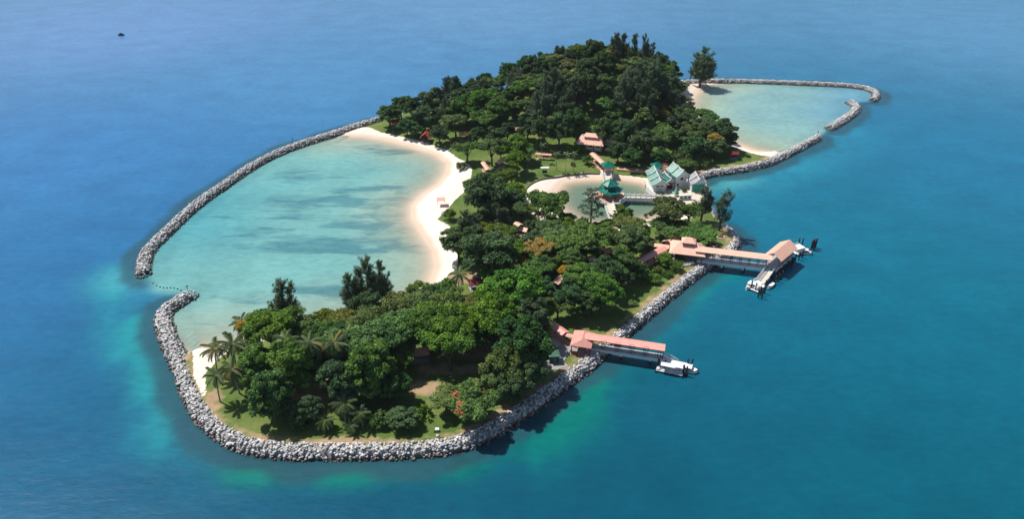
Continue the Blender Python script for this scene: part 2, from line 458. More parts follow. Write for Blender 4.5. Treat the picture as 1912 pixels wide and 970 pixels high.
gx = np.arange(-165, 215, 1.0); gy = np.arange(82, 420, 1.0)
GX, GY = np.meshgrid(gx, gy)
GZ, GD, GL, GW = land_z(GX, GY, True)
sandf = np.zeros(GX.shape)
for q in sand_polys: sandf = np.maximum(sandf, smooth(-0.8, 0.8, sdf(q, GX, GY)))
sandf = np.maximum(sandf, smooth(0.5, -0.5, GD))
for ln_ in (beach_big[5:], beach_right): sandf = np.maximum(sandf, smooth(6.0, 4.0, ldist([P2(a, b_) for a, b_ in ln_], GX, GY)))
soilf = 0.42 * smooth(4.6, 2.4, GW) + 0.26 * fbm(GX, GY, 9, 21)
pathspots = [(396, 742, 3, 5), (402, 765, 2.5, 3), (560, 735, 14, 5), (620, 712, 10, 4), (790, 725, 8, 4), (830, 690, 12, 3), (910, 650, 8, 4), (870, 662, 12, 3), (880, 520, 14, 6)]
for px, py, rx, ry in pathspots:
    q = P(px, py, 1.6); soilf = np.maximum(soilf, 0.75 * np.exp(-((GX - q.x) / rx) ** 2 - ((GY - q.y) / ry) ** 2))
ny, nx = GX.shape
idx = np.arange(nx * ny).reshape(ny, nx)
F = np.stack([idx[:-1, :-1], idx[:-1, 1:], idx[1:, 1:], idx[1:, :-1]], -1).reshape(-1, 4)
V = np.stack([GX, GY, GZ], -1).reshape(-1, 3)
ground = link('ground', np_mesh('ground', V, F, 'ground', {'sand': sandf.ravel(), 'soil': soilf.ravel()}, True))
tag(ground, kind='structure')
def gzf(x, y):
    "ground height read from the sheet"
    i = min(max((y - gy[0]), 0), ny - 1.001); j = min(max((x - gx[0]), 0), nx - 1.001)
    a, bb = int(i), int(j); fi, fj = i - a, j - bb
    return float((GZ[a, bb] * (1 - fj) + GZ[a, bb + 1] * fj) * (1 - fi) + (GZ[a + 1, bb] * (1 - fj) + GZ[a + 1, bb + 1] * fj) * fi)

# ------------------------------------------------------------------ sea
def stretched(lo, hi, step, far):
    a = list(np.arange(lo, hi + 0.01, step)); s = step
    while a[-1] < far: s *= 1.22; a.append(a[-1] + s)
    s = step
    while a[0] > -far: s *= 1.22; a.insert(0, a[0] - s)
    return np.array(a)
wx = stretched(-190, 235, 1.25, 14000); wy = stretched(62, 430, 1.25, 14000)
WX, WY = np.meshgrid(wx, wy)
near = (WX > -260) & (WX < 300) & (WY > 0) & (WY < 520)
def onnear(fn, fill):
    r = np.full(WX.shape, fill); r[near] = fn(WX[near], WY[near]); return r
sL = onnear(lambda x, y: sdf(lagoon_big, x, y), -999.); sR = onnear(lambda x, y: sdf(lagoon_right, x, y), -999.); sPd = onnear(lambda x, y: sdf(pond, x, y), -999.)
sO = onnear(lambda x, y: np.minimum(sdf(outer, x, y), -sdf(pond, x, y)), -999.)
dWall = onnear(lambda x, y: np.minimum.reduce([ldist(w, x, y) for w in (W_front, W_right, W_left, W_r1, W_r2, W_far)]), 999.)
def col(*c): return np.array(c)
# deep water: own tone plus sky reflection painted in, palest far out
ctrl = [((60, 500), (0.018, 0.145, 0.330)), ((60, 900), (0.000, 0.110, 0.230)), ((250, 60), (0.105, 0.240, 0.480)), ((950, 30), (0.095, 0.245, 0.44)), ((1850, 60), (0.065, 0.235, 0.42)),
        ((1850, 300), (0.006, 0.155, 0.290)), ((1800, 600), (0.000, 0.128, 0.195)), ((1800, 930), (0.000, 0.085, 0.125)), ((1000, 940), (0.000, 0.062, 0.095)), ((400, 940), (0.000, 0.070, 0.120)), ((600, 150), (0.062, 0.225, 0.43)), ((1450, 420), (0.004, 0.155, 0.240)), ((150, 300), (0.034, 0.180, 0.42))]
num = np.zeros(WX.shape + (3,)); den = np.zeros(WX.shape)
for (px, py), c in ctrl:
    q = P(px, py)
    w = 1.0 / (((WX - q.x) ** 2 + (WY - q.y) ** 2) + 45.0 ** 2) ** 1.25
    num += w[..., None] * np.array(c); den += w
body_sky = num / den[..., None] * 0.92
N1 = fbm(WX, WY, 26, 5); N2 = fbm(WX, WY, 9, 9); N3 = fbm(WX, WY, 22, 31)
def lerp(a, b, f): return a * (1 - f[..., None]) + b * f[..., None]
# reef flats
def reef(pxs, width, colr, amt, ns=0.9):
    global body_sky
    ln = chaikin([P2(x, y) for x, y in pxs], 2)
    d = onnear(lambda x, y: ldist(ln, x, y), 999.)
    f = np.exp(-(d / width) ** 2) * np.clip(1 - ns + ns * smooth(0.40, 0.62, 0.6 * N2 + 0.4 * N3), 0, 1) * amt
    body_sky = lerp(body_sky, np.array(colr), np.clip(f, 0, 1))
reef([(215, 520), (240, 570), (250, 640), (280, 710), (315, 780), (360, 840)], 7.5, (0.012, 0.235, 0.27), 1.0, 0.7)
reef([(420, 880), (520, 893), (620, 890), (720, 886), (820, 880), (900, 866)], 3.6, (0.000, 0.165, 0.125), 0.95, 0.6)
reef([(960, 845), (1010, 815), (1070, 770), (1120, 715), (1180, 690)], 8.0, (0.000, 0.155, 0.130), 1.0, 0.9)
reef([(1120, 690), (1160, 668), (1190, 655)], 5.0, (0.005, 0.175, 0.155), 0.8, 0.7)
reef([(1210, 620), (1280, 560), (1340, 515)], 8.0, (0.004, 0.170, 0.175), 0.9, 0.9)
reef([(1330, 350), (1360, 345), (1390, 335)], 6.0, (0.10, 0.33, 0.30), 0.8, 0.5)
reef([(1380, 355), (1440, 325), (1520, 290), (1580, 255)], 12.0, (0.02, 0.24, 0.33), 0.6, 0.5)
reef([(215, 520), (270, 530), (330, 535)], 7.0, (0.05, 0.30, 0.37), 0.9, 0.5)
# lagoons
fl = smooth(-2.5, 2.0, sL)
dsh = onnear(lambda x, y: ldist([P2(a, bq) for a, bq in beach_big], x, y), 999.)
lag_c = lerp(np.broadcast_to(col(0.345, 0.475, 0.385), body_sky.shape), np.broadcast_to(col(0.165, 0.400, 0.385), body_sky.shape), smooth(3, 30, dsh + 12 * (N1 - .5)))
lag_c = lerp(lag_c, np.broadcast_to(col(0.075, 0.330, 0.380), body_sky.shape), smooth(28, 85, dsh + 18 * (N1 - .5)) * 0.95)
body_sky = lerp(body_sky, lag_c * 0.90, fl)
fr = smooth(-1.5, 1.5, sR)
dsr = onnear(lambda x, y: ldist([P2(a, bq) for a, bq in beach_right], x, y), 999.)
rl_c = lerp(np.broadcast_to(col(0.34, 0.46, 0.36), body_sky.shape), np.broadcast_to(col(0.205, 0.375, 0.365), body_sky.shape), smooth(4, 30, dsr))
rl_c = lerp(rl_c, np.broadcast_to(col(0.115, 0.30, 0.40), body_sky.shape), smooth(30, 75, dsr))
body_sky = lerp(body_sky, rl_c, fr)
fp = smooth(-1.0, 0.5, sPd)
pc = lerp(np.broadcast_to(col(0.28, 0.30, 0.19), body_sky.shape), np.broadcast_to(col(0.125, 0.225, 0.160), body_sky.shape), smooth(0, 7, sPd))
body_sky = lerp(body_sky, pc, fp)
# sunken stones along the walls
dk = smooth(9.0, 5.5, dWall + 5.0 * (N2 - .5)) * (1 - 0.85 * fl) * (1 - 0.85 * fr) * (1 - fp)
body_sky = lerp(body_sky, np.broadcast_to(col(0.020, 0.075, 0.100), body_sky.shape), dk * 0.82)
dep = np.where(fl + fr + fp > 0.5, np.minimum(np.maximum(-sO, 0) * 0.075, 2.2), np.maximum(-sO, 0) * 0.35)
dep = np.where(sO < -900, 50.0, dep)
alpha = 1 - np.exp(-dep * 2.3)
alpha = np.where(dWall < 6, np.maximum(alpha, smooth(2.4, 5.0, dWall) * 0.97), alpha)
alpha = np.clip(alpha, 0.02, 1)
# weed patches on lagoon floor
weed = np.zeros(WX.shape)
for px, py, rx, ry, a in [(640, 375, 26, 8, .9), (690, 420, 20, 7, 1.0), (610, 455, 34, 5, .8), (700, 350, 14, 4, .8), (740, 285, 16, 3.5, 1.0), (680, 275, 12, 3, .9), (560, 330, 18, 6, .6), (500, 440, 22, 6, .7), (610, 548, 18, 3.5, 1.0), (470, 560, 14, 4, .6), (430, 400, 12, 4, .5), (390, 600, 10, 2.5, .5), (660, 470, 30, 4, .9), (540, 400, 18, 5, .6)]:
    q = P(px, py); weed = np.maximum(weed, a * np.exp(-((WX - q.x) / rx) ** 2 - ((WY - q.y) / ry) ** 2))

m, t = nt('sea_water')
p = posn(t)
bc = nd(t, 'ShaderNodeAttribute', attribute_name='body_sky').outputs['Color']
al = nd(t, 'ShaderNodeAttribute', attribute_name='alpha').outputs['Fac']
wd = nd(t, 'ShaderNodeAttribute', attribute_name='weed').outputs['Fac']
ps = posn(t, (0.035, 0.13, 1))
wn1 = noise(t, ps, 1.6, 6, 0.62, 0.6)
wf = mth(t, 'MULTIPLY', mrange(t, mth(t, 'ADD', wn1, mth(t, 'MULTIPLY', wd, 0.32)), 0.60, 0.78), mrange(t, wd, 0.05, 0.3))
c = mixc(t, mth(t, 'MULTIPLY', wf, 0.75), bc, (0.050, 0.180, 0.215))
mott = noise(t, posn(t, (0.05, 0.07, 1)), 1.0, 6, 0.6)
c = mixc(t, 1.0, c, mixc(t, mrange(t, mott, 0.3, 0.7), (0.86, 0.87, 0.89), (1.12, 1.11, 1.09)), 'MULTIPLY')
fine = noise(t, posn(t, (0.30, 0.55, 1)), 1.0, 4, 0.65)
c = mixc(t, 1.0, c, mixc(t, mrange(t, fine, 0.3, 0.7), (0.86, 0.87, 0.88), (1.12, 1.11, 1.10)), 'MULTIPLY')
w1 = noise(t, posn(t, (0.35, 0.8, 1)), 1.0, 5, 0.6, 0.4)
w2 = noise(t, posn(t, (0.06, 0.12, 1)), 1.0, 3, 0.5)
h = mth(t, 'ADD', mth(t, 'MULTIPLY', w1, 0.22), mth(t, 'MULTIPLY', w2, 0.6))
pr = principled(t, c, 0.22, bump(t, h, 0.26, 1.0), 0.5)
pr.inputs['IOR'].default_value = 1.33
tr = nd(t, 'ShaderNodeBsdfTransparent')
mx = nd(t, 'ShaderNodeMixShader')
t.links.new(al, mx.inputs[0]); t.links.new(tr.outputs[0], mx.inputs[1]); t.links.new(pr.outputs[0], mx.inputs[2])
out(t, mx.outputs[0]); M['sea_water'] = m
ny2, nx2 = WX.shape
idx = np.arange(nx2 * ny2).reshape(ny2, nx2)
F = np.stack([idx[:-1, :-1], idx[:-1, 1:], idx[1:, 1:], idx[1:, :-1]], -1).reshape(-1, 4)
V = np.stack([WX, WY, np.zeros(WX.shape)], -1).reshape(-1, 3)
sea = link('water', np_mesh('water', V, F, 'sea_water', {'body_sky': body_sky.reshape(-1, 3), 'alpha': alpha.ravel(), 'weed': weed.ravel()}, True))
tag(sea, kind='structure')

# ------------------------------------------------------------------ rock walls
import bmesh
def rock_mesh(i):
    r = random.Random(100 + i)
    bm = bmesh.new()
    for k in range(13):
        v = Vector((r.gauss(0, 1), r.gauss(0, 1), r.gauss(0, 1))).normalized()
        v = Vector((v.x * r.uniform(.8, 1.1), v.y * r.uniform(.75, 1.0), v.z * r.uniform(.6, .8)))
        bm.verts.new(v)
    res = bmesh.ops.convex_hull(bm, input=bm.verts)
    junk = list({g for g in res['geom_interior'] + res['geom_unused'] if isinstance(g, bmesh.types.BMVert)})
    bmesh.ops.delete(bm, geom=junk, context='VERTS')
    bmesh.ops.triangulate(bm, faces=bm.faces)
    me = bpy.data.meshes.new('stone'); bm.to_mesh(me); bm.free()
    me.materials.append(M['stone']); return me
rocks = [rock_mesh(i) for i in range(9)]
rockVF = []
for me in rocks:
    v = np.array([q.co[:] for q in me.vertices]); f = np.array([list(q.vertices) for q in me.polygons]); rockVF.append((v, f))
def wall(name, line, label, cat, half, crest, size, nparts, group=None, seed=1, land=True, taper=0.0):
    r = random.Random(seed)
    root = empty(name, (line[0][0], line[0][1], 0), 0, label, cat, group)
    ox, oy = line[0]
    # resample
    pts = [Vector((a, b)) for a, b in line]
    seg = [0]
    for a, b in zip(pts[:-1], pts[1:]): seg.append(seg[-1] + (b - a).length)
    L = seg[-1]
    def at(s):
        s = min(max(s, 0), L - 1e-4)
        i = max(k for k in range(len(seg) - 1) if seg[k] <= s)
        a, b = pts[i], pts[i + 1]; d = (b - a).normalized()
        return a + d * (s - seg[i]), d
    def prof(u):
        k = max(0.0, (abs(u) - half * 0.30) / (half * 0.70)); return crest - (crest + 0.7) * k
    # core
    mb = MB(); n = max(2, int(L / 1.5)); us = [-half * 1.0, -half * 0.3, half * 0.3, half * 1.0]
    for i in range(n + 1):
        q, d = at(L * i / n); nn = Vector((-d.y, d.x))
        for u in us:
            w = q + nn * u * 0.92; mb.v.append((w.x - ox, w.y - oy, prof(u) - size * 0.42))
    for i in range(n):
        for k in range(3): mb.f.append((i * 4 + k, i * 4 + k + 1, (i + 1) * 4 + k + 1, (i + 1) * 4 + k))
    mb.f.append((0, 1, 2, 3)); mb.f.append((n * 4 + 3, n * 4 + 2, n * 4 + 1, n * 4))
    mb.build('core', 'stone_core', root)
    items = []
    area = (L + 2 * half) * 2 * half
    cnt = int(area / (size * size * 0.50))
    for _ in range(cnt):
        s = r.uniform(-half * 0.9, L + half * 0.9); u = r.uniform(-1, 1) * half
        q, d = at(s); nn = Vector((-d.y, d.x))
        ex = (s if s < 0 else (s - L if s > L else 0))
        ue = math.hypot(u, ex)
        if ue > half: continue
        w = q + d * ex + nn * u
        z = prof(ue) + r.uniform(-.18, .18) * size
        if land and gzf(w.x, w.y) > z + 0.45 * size: continue
        if z < -0.55: continue
        sz = size * 0.5 * r.uniform(.65, 1.3) * (1.0 if r.random() > .12 else 1.35)
        items.append((w.x, w.y, z, sz, r.uniform(0, 6.28), r.uniform(-.5, .5), r.uniform(-.5, .5), r.randrange(9)))
    items.sort(key=lambda a: -ppm((a[0], a[1], a[2])) * min(a[3] * 2, 1.2))
    for a in items[:nparts]:
        o = bpy.data.objects.new('stone', rocks[a[7]]); C.objects.link(o); o.parent = root
        o.location = (a[0] - ox, a[1] - oy, a[2]); o.scale = (a[3],) * 3; o.rotation_euler = (a[5], a[6], a[4])
    Vs = []; Fs = []; k = 0
    for a in items[nparts:]:
        v, f = rockVF[a[7]]
        R = np.array(Euler((a[5], a[6], a[4])).to_matrix())
        Vs.append((v * a[3]) @ R.T + np.array([a[0] - ox, a[1] - oy, a[2]])); Fs.append(f + k); k += len(v)
    if Vs:
        o = link('stones', np_mesh('stones', np.concatenate(Vs), np.concatenate(Fs), 'stone'), root)
        o['kind'] = 'stuff'
    return root
wall('rock_seawall', W_front, 'grey boulder sea wall curving round the wooded end with a hooked tip', 'sea wall', 3.1, 1.95, 0.74, 300, seed=3)
wall('rock_seawall', W_right, 'straight boulder sea wall joining the two jetties', 'sea wall', 2.6, 1.9, 0.64, 250, seed=4)
wall('rock_breakwater', W_left, 'long curved boulder breakwater enclosing the large beach lagoon', 'breakwater', 3.0, 1.8, 0.70, 0, seed=5)
wall('rock_breakwater', W_r1, 'boulder breakwater running out from the lawn beside the temple', 'breakwater', 2.7, 1.8, 0.70, 0, seed=6)
wall('rock_breakwater', W_r2, 'short bent boulder breakwater detached from the shore', 'breakwater', 3.0, 1.7, 0.70, 0, seed=7)
wall('rock_breakwater', W_far, 'thin boulder breakwater from the lone tree with a hooked outer end', 'breakwater', 2.6, 1.6, 0.70, 0, seed=8)
# ------------------------------------------------------------------ tree prototypes
def leaf_quads(pos, nrm, size, aspect, r, tang=None, jitter=0.0):
    n = len(pos)
    nrm = nrm / (np.linalg.norm(nrm, axis=1, keepdims=True) + 1e-9)
    t0 = r.normal(size=(n, 3)) if tang is None else tang + jitter * r.normal(size=(n, 3))
    t0 = t0 - nrm * (t0 * nrm).sum(1, keepdims=True)
    t0 /= (np.linalg.norm(t0, axis=1, keepdims=True) + 1e-9)
    b0 = np.cross(nrm, t0)
    s = size * r.uniform(.65, 1.35, (n, 1))
    a = t0 * s * aspect; b = b0 * s
    V = np.stack([pos - a * .5, pos + b * .5 + a * .08, pos + a * .5, pos - b * .5 + a * .08], 1)
    return V
def cloud_mesh(name, quads, v, mat):
    n = len(quads)
    V = quads.reshape(-1, 3); F = np.arange(n * 4).reshape(n, 4)
    return np_mesh(name, V, F, mat, {'v': np.repeat(v, 4)})
def lobes_to_leaves(cs, rs, per, size, r, flat=0.7, up=0.5, aspect=1.5, droop=0.0, topbias=0.25):
    Q = []; Vv = []
    for c, rad in zip(cs, rs):
        k = max(8, int(per * (rad ** 2)))
        d = r.normal(size=(k, 3)); d /= np.linalg.norm(d, axis=1, keepdims=True)
        d[:, 2] = np.where((d[:, 2] < -0.2) & (r.uniform(size=k) < topbias * 2), -d[:, 2], d[:, 2])
        rr = r.uniform(.30, 1.22, (k, 1)) ** 0.75
        sc_ = np.array([1, 1, flat])
        pos = c + d * rr * rad * sc_
        nrm = d * 0.8 + np.array([0, 0, up]) + 0.55 * r.normal(size=(k, 3))
        tang = None; jit = 0
        if droop > 0:
            tang = np.array([0, 0, -1.0]) * droop + d * (1 - droop) * 0.8; jit = 0.35
            nrm = d * 1.0 + np.array([0, 0, 0.35]) + 0.4 * r.normal(size=(k, 3))
        Q.append(leaf_quads(pos, nrm, size, aspect, r, tang, jit))
        lobe_v = r.uniform(-.34, .34)
        Vv.append(np.clip(0.45 + lobe_v + 0.22 * r.normal(size=k), 0, 1))
    return np.concatenate(Q), np.concatenate(Vv)
def trunk_mesh(cs, rs, base_z, r, rad=0.32, lean=(0, 0), mat='bark', nl=9):
    mb = MB()
    top = Vector((lean[0], lean[1], base_z))
    mb.tube([(0, 0, -0.6), (lean[0] * .15, lean[1] * .15, base_z * .3), (lean[0] * .55, lean[1] * .55, base_z * .7), top], [rad * 1.5, rad * 1.05, rad * .9, rad * .75], 7)
    sel = r.permutation(len(cs))[:nl]
    for i in sel:
        c = Vector(cs[i]); midp = top.lerp(c, 0.5) + Vector((0, 0, -0.25))
        st = top.lerp(Vector((0, 0, base_z * .7)), r.uniform(0, 1))
        mb.tube([st, midp, c], [rad * .5, rad * .3, rad * .12], 5)
    return mb.mesh('trunk', mat, True)
PROTO = {}
def reg(key, parts, R, hc, H): PROTO.setdefault(key, []).append(dict(parts=parts, R=R, hc=hc, H=H))
def masses(r, spec, lob, lr):
    "lobes on the upper skins of a few sub-crowns; spec holds (centre, radii)"
    cs = []; rs = []
    for c, rad in spec:
        n = max(5, int(lob * rad[0] * rad[1]))
        k = 0; tries = 0
        while k < n and tries < 400:
            tries += 1
            d = r.normal(size=3); d /= np.linalg.norm(d)
            if d[2] < -.35: continue
            q = c + d * rad * r.uniform(.62, 1.0)
            R_ = r.uniform(*lr)
            if any(np.linalg.norm(q - e) < .55 * R_ for e in cs): continue
            cs.append(q); rs.append(R_); k += 1
    return cs, rs
def spread(seed, key, mat, R=5.0, z0=5.4, dome=2.4, nm=8, lr=(.62, 1.15), flat=.6, size=.29, per=230, base=3.4, flower=None, ffrac=.5, lob=2.3, mr=(1.5, 2.3), mf=.5):
    r = np.random.RandomState(seed)
    spec = []
    for i in range(nm):
        a = i * 2.39996 + r.uniform(-.4, .4); q = (R - 1.7) * math.sqrt((i + .4) / nm) * r.uniform(.85, 1.1)
        m_ = r.uniform(*mr)
        spec.append((np.array([q * math.cos(a), q * math.sin(a), z0 + dome * (1 - (q / R) ** 2) + r.uniform(-.8, .8)]), np.array([m_, m_ * r.uniform(.8, 1.15), m_ * mf])))
    cs, rs = masses(r, spec, lob, lr)
    Q, v = lobes_to_leaves(cs, rs, per, size, r, flat=flat)
    tips = [c for c, _ in spec]
    parts = [('trunk', trunk_mesh(tips, rs, base, r, nl=nm)), ('crown', cloud_mesh('crown', Q, v, mat))]
    if flower:
        ids = r.permutation(len(cs)); ids = sorted(ids[:int(len(cs) * min(1, ffrac * 1.3))], key=lambda i: -cs[i][2])[:max(3, int(len(cs) * ffrac))]
        Qf, vf = lobes_to_leaves([cs[i] + np.array([0, 0, .22]) for i in ids], [rs[i] * 1.02 for i in ids], per * .55, size * .85, r, flat=flat, up=.9)
        parts.append(('blossom', cloud_mesh('blossom', Qf, vf, flower)))
    reg(key, parts, R, z0 + dome * .35, z0 + dome + 1)
def rounded(seed, key, mat, R=4.6, zc=6.0, rz=4.2, nm=12, lr=(.6, 1.15), size=.29, per=220, base=2.6, droop=0.0, aspect=1.5, flat=.75, lob=2.0, mr=(1.45, 2.2)):
    r = np.random.RandomState(seed)
    spec = []
    for i in range(nm):
        u = 1 - 1.75 * (i + .5) / nm; a = i * 2.39996 + r.uniform(-.5, .5)
        rr = math.sqrt(max(0, 1 - u * u)); m_ = r.uniform(*mr); k = r.uniform(.75, 1.12)
        spec.append((np.array([rr * math.cos(a) * (R - 1.5) * k, rr * math.sin(a) * (R - 1.5) * k, zc + u * (rz - 1.3) * k]), np.array([m_, m_ * r.uniform(.8, 1.15), m_ * .72])))
    cs, rs = masses(r, spec, lob, lr)
    Q, v = lobes_to_leaves(cs, rs, per, size, r, flat=flat, droop=droop, aspect=aspect)
    reg(key, [('trunk', trunk_mesh([c for c, _ in spec], rs, base, r, nl=10)), ('crown', cloud_mesh('crown', Q, v, mat))], R, zc + .4, zc + rz)
def casuarina(seed, key, mat, H=13.0, R=3.4, n=46, per=95, sparse=1.0, stems=3):
    r = np.random.RandomState(seed)
    Q = []; Vv = []
    mb = MB()
    tops = []
    for k in range(stems):
        a = r.uniform(0, 6.283); q = (0.25 if k == 0 else r.uniform(.35, .75)) * R * .8
        tops.append((q * math.cos(a), q * math.sin(a), H * (1.0 if k == 0 else r.uniform(.62, .9))))
        tx, ty, th_ = tops[-1]
        mb.tube([(0, 0, -.6), (tx * .12, ty * .12, H * .18), (tx * .6, ty * .6, th_ * .55), (tx, ty, th_ * .95)], [.30, .24, .13, .03], 6)
    for i in range(n):
        tx, ty, th_ = tops[i % stems]
        f = r.uniform(.2, 1.0); a = r.uniform(0, 6.283)
        reach = R * .8 * (1.08 - f ** 1.8) * r.uniform(.5, 1.15) + .35
        w = max(0, (f - .2) / .8) ** 1.2
        b0 = np.array([tx * w, ty * w, th_ * f * .9])
        e = b0 + np.array([math.cos(a) * reach, math.sin(a) * reach, (0.35 + .5 * f) * reach + .5])
        mb.tube([tuple(b0), tuple((b0 + e) / 2 + np.array([0, 0, -.1])), tuple(e)], [.07, .045, .015], 4)
        tone = r.uniform(-.25, .25)
        for sub in range(5):
            u0 = r.uniform(.25, .95); s0 = b0 + (e - b0) * u0
            dr_ = (e - b0) / np.linalg.norm(e - b0) * .7 + r.normal(size=3) * .55 + np.array([0, 0, .45]); dr_ /= np.linalg.norm(dr_)
            ln_ = r.uniform(.7, 1.5) * (R / 3.4) ** .5
            k = int(per * ln_ * sparse / 2)
            u = r.uniform(0, 1, (k, 1)); d = r.normal(size=(k, 3))
            pos = s0 + dr_ * ln_ * u + d * (.10 + .16 * np.sin(u * 3.0)) 
            Q.append(leaf_quads(pos, d + np.array([0, 0, .5]), .12, 4.0, r, dr_ + d * .35, .3))
            Vv.append(np.clip(.45 + tone + .2 * r.normal(size=k), 0, 1))
    reg(key, [('trunk', mb.mesh('trunk', 'bark', True)), ('crown', cloud_mesh('crown', np.concatenate(Q), np.concatenate(Vv), mat))], R, H * .55, H)
def open_tree(seed, key, mat, H=11.0):
    r = np.random.RandomState(seed)
    mb = MB(); cs = []; rs = []
    mb.tube([(0, 0, -.6), (.1, 0, H * .4), (0, .1, H * .95)], [.26, .2, .05], 6)
    for i in range(34):
        f = .28 + .68 * i / 34; a = i * 2.4
        reach = 3.6 * (1.12 - f) ** .6 * r.uniform(.7, 1.1)
        b0 = np.array([0.05, 0.05, H * f]); e = b0 + np.array([math.cos(a) * reach, math.sin(a) * reach, .35 * reach])
        mb.tube([tuple(b0), tuple(e)], [.07, .02], 4)
        for q in (.5, .75, 1.0):
            cs.append(b0 + (e - b0) * q + r.normal(size=3) * .18); rs.append(r.uniform(.35, .6))
    Q, v = lobes_to_leaves(cs, rs, 110, .2, r, flat=.6)
    reg(key, [('trunk', mb.mesh('trunk', 'bark', True)), ('crown', cloud_mesh('crown', Q, v, mat))], 3.3, H * .6, H)
def bush(seed, key, mat, n=20):
    r = np.random.RandomState(seed)
    cs = []; rs = []
    for i in range(n):
        a = r.uniform(0, 6.283); q = math.sqrt(r.uniform()) * 2.0
        cs.append(np.array([q * math.cos(a), q * math.sin(a), .5 + 1.5 * (1 - (q / 2.6) ** 2) * r.uniform(.5, 1)])); rs.append(r.uniform(.5, .85))
    Q, v = lobes_to_leaves(cs, rs, 150, .24, r, flat=.8)
    mb = MB()
    for i in range(6): mb.tube([(0, 0, -.3), tuple(cs[i] * .6), tuple(cs[i])], [.08, .06, .03], 4)
    reg(key, [('trunk', mb.mesh('trunk', 'bark', True)), ('crown', cloud_mesh('crown', Q, v, mat))], 2.5, 1.1, 2.5)
for s in (1, 2, 3): spread(s, 'spread', 'leaf_green')
for s in (4, 5, 10): spread(s, 'lush', 'leaf_lush', nm=11, z0=5.4, dome=2.8, mr=(1.6, 2.5), mf=.6)
for s in (6, 7): spread(s, 'olive', 'leaf_olive', z0=4.6, dome=1.7, mf=.4)
spread(8, 'flat', 'leaf_green', z0=4.6, dome=.9, mf=.32, nm=9); spread(9, 'flat', 'leaf_lush', z0=4.4, dome=1.0, mf=.32, nm=9)
for s in (11, 12, 13): rounded(s, 'round', 'leaf_green')
for s in (14, 15, 16): rounded(s, 'dark', 'leaf_dark', zc=6.4, rz=4.5, nm=13)
for s in (17, 18): rounded(s, 'shaggy', 'leaf_lush', R=4.4, zc=6.3, rz=5.6, nm=15, droop=.75, aspect=2.6, size=.26, base=3)
rounded(19, 'darkdrop', 'leaf_dark', R=4.6, zc=5.8, rz=4.6, nm=13, droop=.7, aspect=2.8, size=.26)
for s in (21, 22, 23): casuarina(s, 'casuarina', 'leaf_grey')
for s in (24, 25): casuarina(s, 'greywood', 'leaf_grey', H=10.5, R=4.6, n=110, per=130, stems=5)
casuarina(26, 'thin_casuarina', 'leaf_grey', H=12, R=3.4, n=34, per=60)
open_tree(27, 'open', 'leaf_grey')
for s in (31, 32, 33): bush(s, 'bush', 'leaf_green')
bush(34, 'lowbush', 'leaf_olive')
spread(41, 'yellow', 'leaf_green', flower='blossom_yellow', ffrac=.85)
spread(42, 'orange', 'leaf_olive', flower='blossom_yellow', ffrac=.28)
spread(43, 'flame', 'leaf_flame', nm=10, z0=3.6, dome=2.0, base=2.0, flower='blossom_red', ffrac=.10)

# coconut palms: trunk and separate fronds
def frond_mesh(i, mat):
    r = np.random.RandomState(200 + i)
    L = 3.9; n = 15
    Q = []; v = []
    droop = r.uniform(.75, 1.25)
    def ra(u): return np.array([L * u * (1 - .12 * u * u * droop), 0, 1.0 * u - 1.9 * droop * u * u])
    for k in range(n):
        u = .12 + .88 * k / n
        p0 = ra(u); ll = (1.0 - .75 * abs(u - .45)) * 1.0
        for s in (-1, 1):
            dirv = np.array([.55, s * .9, -.42 - .3 * u]); dirv /= np.linalg.norm(dirv)
            e = p0 + dirv * ll * r.uniform(.85, 1.1)
            w = np.array([.13, 0, .02])
            Q.append(np.stack([p0 - w, p0 + w, e + w * .15, e - w * .15])); v.append(np.clip(.5 + .25 * r.normal(), 0, 1))
    pts = [ra(u) for u in np.linspace(0, 1, 6)]
    for a, b in zip(pts[:-1], pts[1:]):
        w = np.array([0, .05, 0]); Q.append(np.stack([a - w, a + w, b + w * .6, b - w * .6])); v.append(.95)
    return cloud_mesh('frond', np.array(Q), np.array(v), mat)
fronds = [frond_mesh(i, 'leaf_palm') for i in range(5)]; dry = frond_mesh(9, 'leaf_drypalm')
def palm_trunk(H, lean):
    mb = MB()
    mb.tube([(0, 0, -.5), (lean * .15, 0, H * .3), (lean * .5, 0, H * .65), (lean, 0, H)], [.24, .17, .15, .13], 7)
    return mb.mesh('trunk', 'pale_bark', True)
ptr = [(palm_trunk(8.2, .6), .6), (palm_trunk(8.2, 1.4), 1.4), (palm_trunk(8.2, -.9), -.9)]
PTH = 8.2
PALMS = []
def palm(cx, cy, w=58, h=1.0, label=None, group=None, n=21, drywt=.06):
    "crown centre pixel and crown width in pixels"
    z = 8.0
    for _ in range(24):
        p = P(cx, cy, z); s = w / (ppm(p) * 7.4); g = max(gzf(p.x, p.y), 0.1); z = .55 * z + .45 * (g + PTH * s * h)
    me, lean = ptr[rnd.randrange(3)]
    rz = rnd.uniform(0, 6.28)
    bx = p.x - math.cos(rz) * lean * s; by = p.y - math.sin(rz) * lean * s
    root = empty('coconut_palm', (bx, by, gzf(bx, by)), rz, label or 'coconut palm with feathery fronds', 'palm', group)
    root.scale = (s, s, s)
    tk = link('trunk', me, root); tk.scale = (1, 1, h)
    for k in range(n):
        f = link('frond', dry if rnd.random() < drywt else fronds[rnd.randrange(5)], root)
        f.location = (lean, 0, PTH * h - .05); t_ = k / n
        f.rotation_euler = Euler((rnd.uniform(-.2, .2), -(.62 - 1.35 * t_) * 1.0 + rnd.uniform(-.12, .12), k * 2.39996 + rnd.uniform(-.2, .2)))
        sc2 = rnd.uniform(.82, 1.05); f.scale = (sc2,) * 3
    return root
